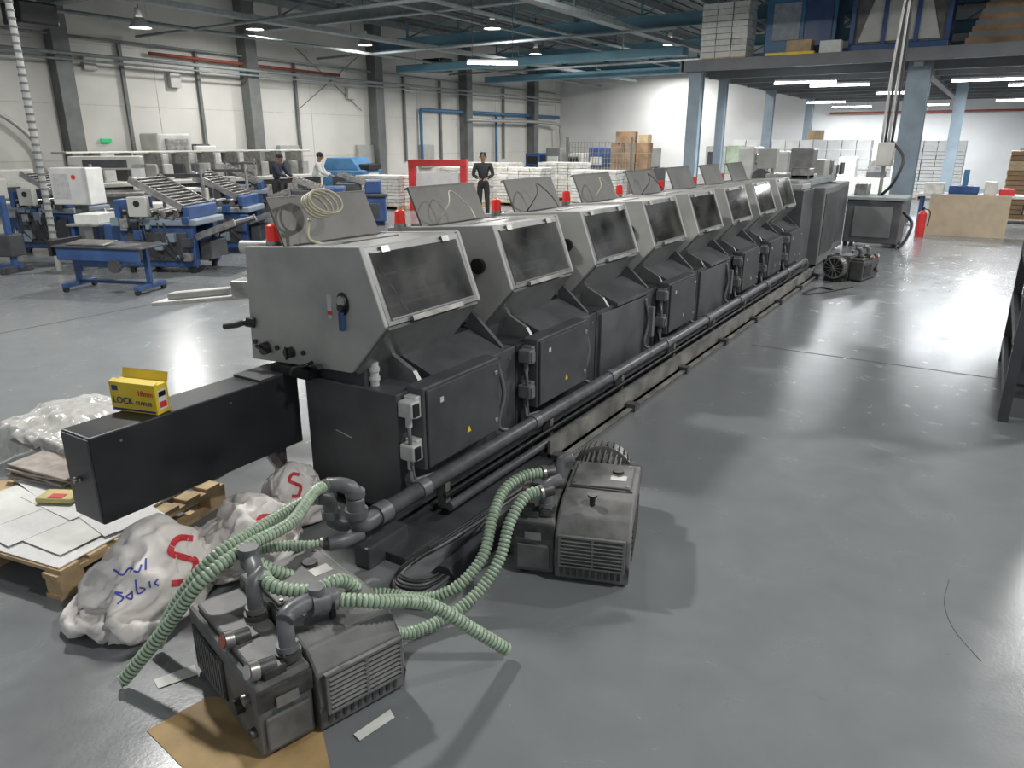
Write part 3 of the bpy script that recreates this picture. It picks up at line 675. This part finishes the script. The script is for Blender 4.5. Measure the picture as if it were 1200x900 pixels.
b=B('cardboard_sheet'); b.poly([(-2.24,1.10,.003),(-1.62,1.02,.003),(-1.52,1.3,.003),(-1.8,1.5,.003),(-2.2,1.33,.003)],mat('floor_card',(.40,.27,.12),.7,0,.15,7)); b.done(recalc=False)
b=B('paper_scrap'); b.poly([(-2.46,1.27,.004),(-2.4,1.25,.004),(-2.34,1.38,.004),(-2.40,1.41,.006)],paperM); b.done(recalc=False)
b=B('paper_scrap'); b.poly([(-1.60,1.48,.006),(-1.56,1.47,.006),(-1.53,1.62,.006),(-1.57,1.64,.008)],paperM); b.done(recalc=False)

# ------------------------------------------------------------ background machines
def slat_table(b,c,w,l,tilt,rz,m1=steelM,m2=blackM):
    T=Matrix.Translation(c)@Matrix.Rotation(rz,4,'Z')@Matrix.Rotation(tilt,4,'X')
    b.box(-w/2,w/2,-l/2,l/2,-.03,0,m2,0,T=T)
    b.box(-w/2-.03,-w/2,-l/2,l/2,-.06,.04,m1,0,T=T); b.box(w/2,w/2+.03,-l/2,l/2,-.06,.04,m1,0,T=T)
    n=11
    for k in range(n): y=-l/2+l*(k+.5)/n; b.cyl(T@Vector((-w/2,y,.01)),T@Vector((w/2,y,.01)),.014,m1,8)
def folder(x,y,rz,seed=1):
    rnd=random.Random(seed)
    M=Matrix.Translation((x,y,0))@Matrix.Rotation(rz,4,'Z'); b=B('paper_folding_machine',M)
    b.box(-.6,.6,-.45,-.3,.1,.75,blueM,.02); b.box(-.6,.6,.3,.45,.1,.75,blueM,.02); b.box(-.55,.55,-.3,.3,.3,.6,blueM,.02)
    b.box(-.7,.7,-.5,.5,.75,.85,colB,.02); b.box(-.5,.5,-.48,-.44,.2,.65,dark2,.01)
    for sx in (-.5,.5):
        for sy in (-.38,.38): b.cyl((sx,sy,.1),(sx,sy,.0),.05,blackM,12); b.box(sx-.08,sx+.08,sy-.04,sy+.04,.08,.14,blueM)
    for k in range(5): b.cyl((-.5+k*.22,-.45,.92),(-.5+k*.22,.45,.92),.045,steelM,12)
    b.box(-.6,-.5,-.5,.5,.85,1.15,blueM,.02); b.box(.5,.6,-.5,.5,.85,1.05,blueM,.02)
    slat_table(b,(.1,0,1.25),.9,.9,.5,math.pi/2); slat_table(b,(.95,0,.7),.8,.7,-.35,math.pi/2)
    b.box(-.95,-.62,-.3,.3,.45,.75,blueM,.02); b.box(-1.5,-.95,-.4,.4,.72,.76,steelM,.01)
    b.box(-1.45,-1.4,-.35,-.3,0,.72,blueM); b.box(-1.45,-1.4,.3,.35,0,.72,blueM)
    b.box(-1.4,-1.0,-.3,.3,.76,.9,paperM,.003)
    b.box(-.3,.0,-.62,-.5,.9,1.2,creamM,.01); b.cyl((-.15,-.63,1.1),(-.15,-.62,1.1),.05,blackM,12)
    for k in range(4): b.box(-.45+k*.25,-.4+k*.25,-.52,-.46,.85,1.0,steelM,.005); b.cyl((-.42+k*.25,-.56,.95),(-.42+k*.25,-.5,.95),.03,blackM,8)
    b.box(.61,.8,-.3,.3,.2,.5,dark2,.02)
    for k in range(14):
        xx=rnd.uniform(-.6,.6); zz=rnd.uniform(.2,.9); s=rnd.uniform(.03,.08)
        b.box(xx-s,xx+s,-.52-s*.6,-.45,zz-s,zz+s,rnd.choice([blackM,dark2,steelM,colB,blueM]),.008)
    for k in range(5):
        x0=rnd.uniform(-.6,.3); b.tube([(x0,-.5,.8),(x0+.1,-.58,.5),(x0+.3,-.55,.25)],.012,cableM,6)
    b.cyl((-.3,.5,.9),(-.3,.5,1.5),.03,steelM,8); b.cyl((.4,.5,.9),(.4,.5,1.6),.03,steelM,8); b.box(-.35,.45,.48,.52,1.45,1.5,dark2)
    b.done()
folder(-11.3,7.4,.5,1); folder(-12.5,9.3,.6,2); folder(-15.0,7.6,.4,3); folder(-16.5,12.9,.8,4)
b=B('delivery_table',Matrix.Translation((-10.3,5.8,0))@Matrix.Rotation(.35,4,'Z'))
b.box(-.7,.7,-.3,.3,.62,.65,dark2,.01); b.box(-.65,.65,-.28,-.24,.45,.62,blueM,.01); b.box(-.5,.3,-.2,.2,.35,.55,blueM,.03)
for sx in (-.6,.55):
    b.box(sx-.04,sx+.04,-.3,.3,.06,.12,blueM,.01); b.box(sx-.03,sx+.03,-.03,.03,.1,.62,blueM)
    for sy in (-.27,.27): b.cyl((sx-.02,sy,.045),(sx+.02,sy,.045),.045,blackM,12)
b.box(-.6,.6,-.02,.02,.1,.14,blueM); b.cbox((-.2,-.1,.68),(.6,.3,.02),steelM,.004,rot=(.1,0,0)); b.box(-.75,-.7,-.3,.3,.5,.72,blackM,.01); b.cyl((.3,-.3,.4),(.3,-.36,.4),.09,dark2,14); b.done()
b=B('control_stand',Matrix.Translation((-13.5,5.7,0))@Matrix.Rotation(.4,4,'Z'))
b.box(-.35,-.3,-.2,.2,0,1.2,blueM); b.box(-.45,.45,-.04,.04,.06,.12,blueM,.01); b.box(-.45,-.35,-.3,.3,0,.1,dark2,.01); b.box(.3,.4,-.3,.3,0,.1,dark2,.01)
b.box(-.4,-.05,-.15,.15,.9,1.3,lampW,.02); b.box(.1,.4,-.1,.2,.25,.6,dark2,.02); b.box(-.1,.0,-.05,.05,.1,.9,colG); b.cyl((-.22,-.16,1.15),(-.22,-.15,1.15),.06,blackM,12)
b.box(.3,.35,-.05,.05,.1,1.2,blueM)
b.done()
b=B('electrical_cabinet',Matrix.Translation((-13.1,7.0,0))@Matrix.Rotation(.4,4,'Z')); b.box(-.05,.05,-.1,.1,0,1.0,colG); b.box(-.2,.2,-.2,.2,0,.04,colG); b.box(-.35,.35,-.2,.2,1.0,1.6,whiteM,.02); b.cyl((.1,-.21,1.45),(.1,-.2,1.45),.04,redM,10); b.box(-.3,.0,-.205,-.2,1.1,1.5,plugM); b.done()
b=B('conduit_drop_pole'); b.tube([(-12.6,6.2,0),(-12.6,6.2,6.7)],.05,lampW,12,spline=False,caps=False)
for k in range(58): b.cyl((-12.6,6.2,.3+k*.11),(-12.6,6.2,.33+k*.11),.06,colG,12)
b.box(-12.75,-12.45,6.05,6.35,0,.03,colG); b.done()
for (x,y) in ((-12.3,11.6),(-14.5,10.8),(-13.6,14.2)):
    b=B('blue_feeder_unit',Matrix.Translation((x,y,0))@Matrix.Rotation(.7,4,'Z'))
    b.box(-.7,.7,-.4,.4,.1,.7,blueM,.03); b.box(-.65,.65,-.35,.35,0,.1,blackM); b.box(-.75,.75,-.45,.45,.7,.78,dark2,.02)
    b.box(-.5,.1,-.3,.3,.78,1.05,dark2,.03); b.box(.2,.6,-.3,.3,.78,1.1,blueM,.03); slat_table(b,(-.1,0,1.15),.6,.7,.35,1.57)
    for k in range(3): b.box(-.5+k*.4,-.25+k*.4,-.42,-.4,.2,.55,blueL if k==1 else dark2,.01)
    b.done()
b=B('guillotine_cutter',Matrix.Translation((-17.2,9.9,0))@Matrix.Rotation(.9,4,'Z'))
b.box(-.7,.7,-.3,.4,0,.85,creamM,.04); b.box(-.8,.8,-.9,.4,.85,.93,steelM,.01); b.box(-.75,-.5,-.1,.4,.93,1.55,whiteM,.03); b.box(.5,.75,-.1,.4,.93,1.55,whiteM,.03); b.box(-.75,.75,-.1,.4,1.4,1.7,creamM,.03); b.box(-.45,.45,-.12,-.1,1.45,1.62,dark2,.01); b.box(-.6,-.5,-.8,-.7,0,.85,creamM); b.box(.5,.6,-.8,-.7,0,.85,creamM); b.done()
b=B('printing_unit',Matrix.Translation((-17.9,7.0,0))@Matrix.Rotation(.3,4,'Z'))
b.box(-.8,.8,-.6,.6,.05,1.3,creamM,.04); b.box(-.6,.6,-.62,-.6,.3,1.1,whiteM,.02); b.box(-.7,.3,-.5,.5,1.3,1.6,creamM,.04); b.box(.8,1.1,-.5,.5,.6,.9,dark2,.03); b.box(-.8,.8,-.6,.6,0,.05,blackM); b.box(.1,.7,-.45,.45,1.3,1.45,dark2,.03); b.cyl((.3,-.63,.9),(.3,-.6,.9),.08,blackM,14); b.done()
b=B('printing_unit',Matrix.Translation((-20.4,7.9,0)))
b.box(-.8,.8,-1.6,1.6,.05,1.4,creamM,.04); b.box(-.7,.6,-1.2,.8,1.4,1.7,whiteM,.04); b.box(.8,.83,-1.3,1.3,.3,1.1,plugM,.02); b.box(-.8,.8,-1.6,1.6,0,.05,blackM)
for k in range(4): b.box(.83,.86,-1.2+k*.65,-.75+k*.65,.4,1.0,dark2 if k%2 else creamM,.01)
b.done()
b=B('gathering_line')
b.box(-19.4,-18.4,10.2,17.6,.1,.95,dark2,.03); b.box(-19.6,-18.2,10.1,17.7,.95,1.05,creamM,.02)
for i in range(9):
    y=10.5+i*.8; b.box(-19.3,-18.7,y,y+.5,1.05,1.45,dark2 if i%2 else hoodM,.02); b.box(-19.25,-18.5,y+.05,y+.1,1.05,1.75,steelM); b.box(-18.4,-18.3,y,y+.4,.4,.8,steelM,.01); b.box(-19.2,-18.9,y+.1,y+.35,1.45,1.6,paperM if i%3 else dark2)
b.box(-19.7,-19.0,10,17.8,1.72,1.78,creamM,.02); b.box(-18.8,-18.4,10.2,17.5,0,.1,blackM); b.done()
b=B('offset_press',Matrix.Translation((-20.7,14.2,0)))
b.box(-.6,.5,-1,1,.05,1.7,creamM,.04); b.box(-.5,.4,-.9,.2,1.7,2.25,creamM,.06); b.box(.4,.52,-.7,0,1.3,2.1,steelM,.02); b.box(.4,.55,.2,.9,.9,1.9,whiteM,.03); b.box(-.3,.3,.4,.9,1.7,1.95,dark2,.04); b.box(-.6,.5,-1,1,0,.05,blackM); b.done()
b=B('blue_press',Matrix.Translation((-18.9,19.8,0))@Matrix.Rotation(.3,4,'Z'))
b.box(-1,.6,-.7,.7,.05,1.1,blueL,.05); b.prism([(-1,1.1),(.4,1.1),(.1,1.5),(-.8,1.5)],'y',-.65,.65,blueL,.02); b.box(.6,1.2,-.6,.6,.3,.7,blueL,.04); b.box(.61,.62,-.4,.4,.8,1.0,plugM); b.box(-.6,-.1,-.72,-.7,.4,.9,dark2,.01); b.box(.3,.7,-.5,.5,1.1,1.3,blackM,.03);b.box(-1,.6,-.7,.7,0,.05,blackM); b.done()
b=B('web_press_line',Matrix.Translation((-16.5,33.2,0)))
b.box(-3.5,3.5,-.7,.7,0,.9,dark2,.05)
for k in range(6): 
    b.box(-3.3+k*1.15,-2.5+k*1.15,-.65,.65,.9,1.5+.25*(k%2),[blueM,colG,creamM][k%3],.04); b.box(-3.2+k*1.15,-2.6+k*1.15,-.68,-.65,1.0,1.35,plugM if k%2 else blackM,.01)
b.done()
def reams(name,x,y,nx,ny,nz,dx=.42,dy=.32,dz=.1,rz=0,m=paperG,z0=0,alt=None):
    b=B(name,Matrix.Translation((x,y,z0))@Matrix.Rotation(rz,4,'Z'))
    b.box(0,nx*dx,0,ny*dy,.09,.12,woodM); [b.box(a,a+.08,0,ny*dy,0,.09,woodM) for a in (0,nx*dx/2,nx*dx-.08)]
    for i in range(nx):
        for j in range(ny):
            for k in range(nz):
                if 0<i<nx-1 and 0<j<ny-1 and k<nz-1: continue
                a=random.uniform(-.01,.01); b.box(i*dx+.01+a,(i+1)*dx-.01+a,j*dy+.01,(j+1)*dy-.01,.12+k*dz,.12+(k+1)*dz-.012,m if random.random()>.15 else (alt or paperM),.0)
    b.done()
reams('paper_ream_stack',-17.2,17.9,4,3,9,rz=.05); reams('paper_ream_stack',-15.9,20.4,4,3,11); reams('paper_ream_stack',-14.0,21.2,4,3,11); reams('paper_ream_stack',-16.5,22.6,5,3,12); reams('paper_ream_stack',-12.2,23,4,3,10); reams('paper_ream_stack',-14.2,24.2,4,3,12)
b=B('red_machine_frame',Matrix.Translation((-15.3,18.3,0))@Matrix.Rotation(.45,4,'Z'))
b.box(0,.2,-.15,.15,0,1.5,redP,.01); b.box(1.6,1.8,-.15,.15,0,1.5,redP,.01); b.box(-.001,1.801,-.16,.16,1.3,1.5,redP,.01); b.box(.2,1.6,.0,.05,.1,1.1,whiteM); b.box(0,1.8,-.16,.16,0,.06,redP); b.done()
b=B('brown_carton_stack',Matrix.Translation((-13.6,29,0)))
for k in range(5):
    for i in range(3): b.cbox((.3+i*.55+random.uniform(-.03,.03),.3,.19+k*.4),(.5,.5,.38),cardB,.01,rot=(0,0,random.uniform(-.06,.06)))
b.cbox((.6,.3,2.2),(.8,.5,.42),cardB,.01,rot=(0,0,.2)); b.cbox((1.4,.3,2.14),(.4,.4,.3),cardM,.01); b.done()
b=B('wire_mesh_cage')
for k in range(22): b.box(-14.8+k*.13,-14.78+k*.13,27.5,27.52,0,2.0,steelM)
for k in range(10): b.box(-14.8,-11.95,27.49,27.51,.2+k*.2,.215+k*.2,steelM)
for x in (-14.8,-12): b.box(x,x+.08,27.45,27.55,0,2.2,colG)
b.done()
b=B('white_carton_stack',Matrix.Translation((-9.0,30.5,0)))
for k in range(6):
    for i in range(10):
        b.cbox((.25+i*.5,.3+random.uniform(-.04,.04),.17+k*.35),(.48,.6,.33),whiteM if random.random()>.25 else paperG,.008)
b.cbox((3.0,.3,2.26),(.5,.5,.33),cardM,.01); b.done()
b=B('collating_machine',Matrix.Translation((-8.6,25.2,0)))
b.box(0,2.2,0,1,0,1.0,creamM,.04); b.box(.2,.9,.2,.8,1,1.9,creamM,.05); b.prism([(.9,1.0),(2.0,1.0),(2.0,1.3),(1.3,1.9),(.9,1.9)],'y',.2,.8,mat('pale_green',(.42,.5,.36),.5),.03); b.box(.3,.8,.18,.2,1.2,1.7,dark2); b.box(.2,2.0,-.02,0,.2,.8,plugM,.01); b.done()
b=B('three_knife_trimmer',Matrix.Translation((-5.6,18.6,0)))
b.box(0,1.6,0,1.4,.0,1.0,creamM,.04); b.box(.2,.6,.2,1.1,1.0,1.9,hoodM,.05); b.box(1.0,1.4,.2,1.1,1.0,1.8,hoodM,.05); b.box(.2,1.4,.3,1.0,1.5,1.75,steelM,.04); b.cyl((.8,.1,1.2),(.8,.3,1.2),.2,dark2,20); b.box(.1,1.5,-.02,.0,.2,.8,dark2,.01); b.done()
b=B('control_cabinet')
b.box(-2.45,-1.45,16.4,17.4,.08,.92,darkM,.02); b.box(-2.5,-1.4,16.35,17.45,.92,.98,pg,.01); b.box(-2.3,-1.6,16.385,16.4,.2,.8,colG,.01)
for (x,y) in ((-2.4,16.5),(-1.5,16.5),(-2.4,17.3),(-1.5,17.3)): b.cyl((x,y,0),(x,y,.08),.04,blackM,10)
b.box(-2.4,-2.15,16.8,17.2,.98,1.2,steelM,.02)
b.cyl((-1.95,17.0,.98),(-1.95,17.0,1.7),.035,steelM,12); b.box(-2.1,-1.8,16.9,17.1,1.55,2.0,creamM,.02)
for i in range(4): b.tube([(-2.05+i*.06,17.0,2.0),(-2.05+i*.06,17.02,3.5),(-2.0+i*.03,17.05,5),(-1.98+i*.02,17,7.1)],.026,cableM if i%2 else lampW,8)
b.tube([(-1.9,17,1.0),(-1.7,16.7,1.25),(-1.6,16.8,1.7),(-1.85,17.0,2.0)],.03,cableM,8)
b.tube([(-1.43,16.6,.7),(-1.25,16.5,.5),(-1.3,16.4,.2),(-1.4,16.3,.03)],.03,cableM,8); b.done()
b=B('cardboard_panel'); 
cardP=mat('panel_cardboard',(.33,.27,.19),.85,0,.08,5)
for (x0,x1,dy) in ((-1.2,.35,0),(-.5,.3,.05)):
    b.prism([(19.5+dy,0.0),(19.53+dy,0.0),(19.78+dy,.88),(19.75+dy,.88)],'x',x0,x1,cardP)
b.done()
b=B('packing_table'); b.box(-1.5,1.6,20.2,21.0,.8,.86,plugM,.01)
for x in (-1.45,1.5):
    for y in (20.25,20.9): b.box(x,x+.06,y,y+.06,0,.8,blueM)
b.box(-.9,-.3,20.4,20.8,.86,1.05,blueM,.03); b.cyl((-.6,20.6,1.05),(-.6,20.6,1.4),.06,blueL,12); b.box(.1,.4,20.4,20.7,.86,1.0,redP,.03); b.box(.7,1.3,20.3,20.9,.86,1.0,plugM,.02); b.box(-.2,.05,20.4,20.7,.86,1.15,creamM,.02); b.box(-1.4,-1.0,20.3,20.8,.86,1.1,paperG,.01); b.done()
b=B('fire_extinguisher'); b.cyl((-1.25,18.9,.0),(-1.25,18.9,.5),.09,redP,16); b.cyl((-1.25,18.9,.5),(-1.25,18.9,.58),.09,redP,16,r2=.03); b.cyl((-1.25,18.9,.58),(-1.25,18.9,.65),.03,blackM,10); b.tube([(-1.25,18.9,.62),(-1.11,18.9,.55),(-1.12,18.9,.25)],.012,blackM,6); b.done()
reams('brown_paper_stack',.2,23.3,3,3,14,.5,.4,.12,m=cardB,alt=cardM)
reams('white_ream_stack',-3.8,32,6,3,15,.45,.4,.13,m=whiteM)
reams('white_ream_stack',0.5,33,5,3,13,.45,.4,.13,m=paperG)
b=B('grinding_machine',Matrix.Translation((-4.4,24.6,0))); b.box(0,2.2,0,.9,0,1.0,creamM,.04); b.box(.3,.8,.2,.7,1,1.6,plugM,.05); b.cyl((1.3,.4,1.3),(1.3,.6,1.3),.2,steelM,20); b.box(1.1,1.6,.3,.7,1.0,1.2,dark2,.03); b.box(1.75,2.0,.2,.7,1.0,1.5,whiteM,.03); b.done()
b=B('storage_rack')
for y in (6.4,8.3):
    for x in (.34,.8): b.box(x-.035,x+.035,y-.035,y+.035,0,1.9,shelfM)
for z in (.2,.62,1.1,1.5): b.box(.32,.85,6.38,8.33,z,z+.03,shelfM); b.box(.305,.34,6.38,8.33,z-.05,z+.05,shelfM)
for y in (6.6,7.2,7.8): b.box(.38,.8,y,y+.5,.23,.55,dark2,.02); b.box(.38,.8,y,y+.5,.65,1.0,plugD,.02); b.box(.38,.8,y,y+.5,1.13,1.4,dark2,.02)
b.done()
reams('ream_carton_stack',-7.45,21.4,3,2,9,.42,.42,.15,z0=4.062,m=paperM,alt=paperG)
b=B('blue_stored_machine',Matrix.Translation((-5.9,22,4.062))); b.box(0,1.8,0,1,.1,1.7,blueL,.04); b.box(.2,.9,-.03,0,.5,1.4,mat('pale_panel',(.3,.34,.38),.5),.01); b.box(1.0,1.7,-.03,0,.3,1.5,blueM,.02); b.box(.1,.2,.1,.9,0,.1,blackM); b.box(1.6,1.7,.1,.9,0,.1,blackM); b.box(.3,1.5,.2,.8,1.7,2.0,blueM,.04); b.done()
b=B('stored_crate',Matrix.Translation((-3.7,21.6,4.062))); b.box(0,2.2,0,1.1,0,.25,blueM,.02); b.box(0,2.2,0,1.1,1.4,1.6,blueM,.02)
for x in (0,.72,1.44,2.1): b.box(x,x+.1,0,.1,.25,1.4,blueM); b.box(x,x+.1,1,1.1,.25,1.4,blueM)
b.box(.1,2.1,.1,1,.25,1.4,panelM); b.prism([(.2,.3),(2.0,.3),(1.7,1.3),(.5,1.3)],'y',.05,.12,creamM); b.done()
b=B('stored_carton',Matrix.Translation((-5.6,21.1,4.062))); b.box(0,1.2,0,.5,0,.12,yelM,.01); b.box(.5,1.1,.05,.5,.12,.4,cardM,.01); b.box(1.3,1.8,.1,.4,0,.35,paperM,.01); b.done()
b=B('stored_timber',Matrix.Translation((-1.2,21.4,4.062)))
for k in range(8): b.box(0+.05*k,2.4+.06*k,.1,.9,.12*k,.12*k+.12,cardB if k%2 else colG)
b.box(.4,1.1,.2,.8,.96,1.7,colB,.02); b.box(1.3,2.4,.2,.8,.96,1.5,dark2,.02); b.done()

# ------------------------------------------------------------ people
def person(name,x,y,rz,shirt,trouser,skin,hair,lean=0,h=1.75,arms='front'):
    root=empty(name); s=h/1.75
    M=Matrix.Translation((x,y,0))@Matrix.Rotation(rz,4,'Z')@Matrix.Scale(s,4)
    L=lean
    def V(px_,py_,pz):
        if pz>.95: d=pz-.95; return (px_,py_-math.sin(L)*d,.95+math.cos(L)*d)
        return (px_,py_,pz)
    def skin_mesh(nm,verts,edges,rad,m,root_i=0,sub=2):
        me=bpy.data.meshes.new(nm); me.from_pydata([M@Vector(v) for v in verts],edges,[]); o=bpy.data.objects.new(nm,me); SC.collection.objects.link(o); o.parent=root
        md=o.modifiers.new('skin','SKIN')
        sv=me.skin_vertices[0].data
        for i,r in enumerate(rad): sv[i].radius=(r[0]*s,r[1]*s) if isinstance(r,tuple) else (r*s,r*s)
        sv[root_i].use_root=True
        md.use_smooth_shade=True
        sd=o.modifiers.new('sub','SUBSURF'); sd.levels=sub; sd.render_levels=sub
        me.materials.append(m); return o
    vt=[(0,0,.95),(.09,0,.88),(.105,-.01,.5),(.11,.02,.1),(-.09,0,.88),(-.105,-.01,.5),(-.11,.02,.1),(0,0,1.04)]
    skin_mesh('trousers',vt,[(0,1),(1,2),(2,3),(0,4),(4,5),(5,6),(0,7)],[(.15,.11),.095,.07,.06,.095,.07,.06,(.15,.11)],trouser)
    if arms=='front': A=[(.2,-.01,1.42),(.27,-.03,1.16),(.12,-.24,1.08)]
    else: A=[(.2,-.02,1.42),(.24,-.2,1.18),(.16,-.42,1.1)]
    vs=[(0,0,1.0),(0,0,1.2),(0,0,1.38),(0,.0,1.47)]+A+[(-a[0],a[1],a[2]) for a in A]
    vs=[V(*q) for q in vs]
    skin_mesh('shirt',vs,[(0,1),(1,2),(2,3),(2,4),(4,5),(5,6),(2,7),(7,8),(8,9)],[(.155,.115),(.15,.11),(.17,.115),(.065,.06),.07,.055,.042,.07,.055,.042],shirt)
    hv=[V(0,0,1.46),V(0,-.01,1.53),V(0,-.015,1.60),V(0,-.015,1.67),V(0,-.01,1.72)]
    skin_mesh('head',hv,[(0,1),(1,2),(2,3),(3,4)],[.055,.055,(.07,.082),(.078,.092),(.05,.06)],skin)
    b=B('face',M)
    eye=mat('eye_dark',(.02,.015,.01),.3)
    for sx in (-1,1):
        b.cyl(V(sx*.03,-.095,1.645),V(sx*.03,-.105,1.645),.010,eye,8); b.cyl(V(sx*.077,0,1.625),V(sx*.088,.01,1.625),.028,skin,10)
        b.cbox(V(sx*.03,-.1,1.665),(.035,.01,.007),hair)
    nb=Vector(V(0,-.108,1.62)); b.blob(nb,(.014,.018,.024),skin,1,.02,2,2,2)
    b.cbox(V(0,-.092,1.575),(.045,.012,.01),mat('lips',(.25,.1,.08),.5)); b.done(root)
    b=B('hair',M); c=V(0,.012,1.685); b.blob(c,(.088,.1,.085),hair,2,.03,3,2.2,2); b.done(root)
    b=B('shoes',M)
    for sx in (-.11,.11): b.blob((sx,-.04,.05),(.05,.13,.05),blackM,1,.02,3,2.5,2,floor=0)
    b.done(root)
    for sx in (1,-1):
        e=Vector(V(*[A[1][0]*sx,A[1][1],A[1][2]])); w=Vector(V(A[2][0]*sx,A[2][1],A[2][2])); d=(w-e).normalized(); side=Vector((-sx,0,0)); side=(side-d*side.dot(d)).normalized(); nrm=d.cross(side)
        vv=[w-d*.03,w+d*.03,w+d*.085]; ed=[(0,1),(1,2)]; rr=[.026,(.03,.016),(.036,.014)]
        for k,ln in enumerate((.065,.075,.07,.055)):
            base=w+d*.085+side*(.027-.018*k); i0=len(vv); vv+=[base,base+d*ln*.5,base+d*ln+nrm*.02]; ed+=[(2,i0),(i0,i0+1),(i0+1,i0+2)]; rr+=[.009,.0085,.007]
        i0=len(vv); vv+=[w+d*.04+side*.035,w+d*.08+side*.055]; ed+=[(1,i0),(i0,i0+1)]; rr+=[.01,.008]
        skin_mesh('hand',vv,ed,rr,skin,0,1)
    return root
skinM=mat('skin_brown',(.26,.14,.09),.5,0,.05,9); hairM=mat('hair_black',(.01,.009,.008),.6)
navyS=mat('shirt_navy',(.02,.028,.05),.8); blackS=mat('clothes_black',(.015,.015,.018),.8); whS=mat('shirt_white',(.6,.6,.58),.8)
person('standing_man',-11.8,17.2,.55,blackS,blackS,skinM,hairM,0,1.75,'front')
person('leaning_man',-17.4,14.9,1.9,navyS,blackS,skinM,hairM,.25,1.72,'work')
person('leaning_man',-16.8,15.8,2.2,whS,blackS,skinM,hairM,.3,1.75,'work')

w=bpy.data.worlds.new('world'); SC.world=w; w.use_nodes=True
w.node_tree.nodes['Background'].inputs[0].default_value=(.78,.83,.9,1); w.node_tree.nodes['Background'].inputs[1].default_value=.55
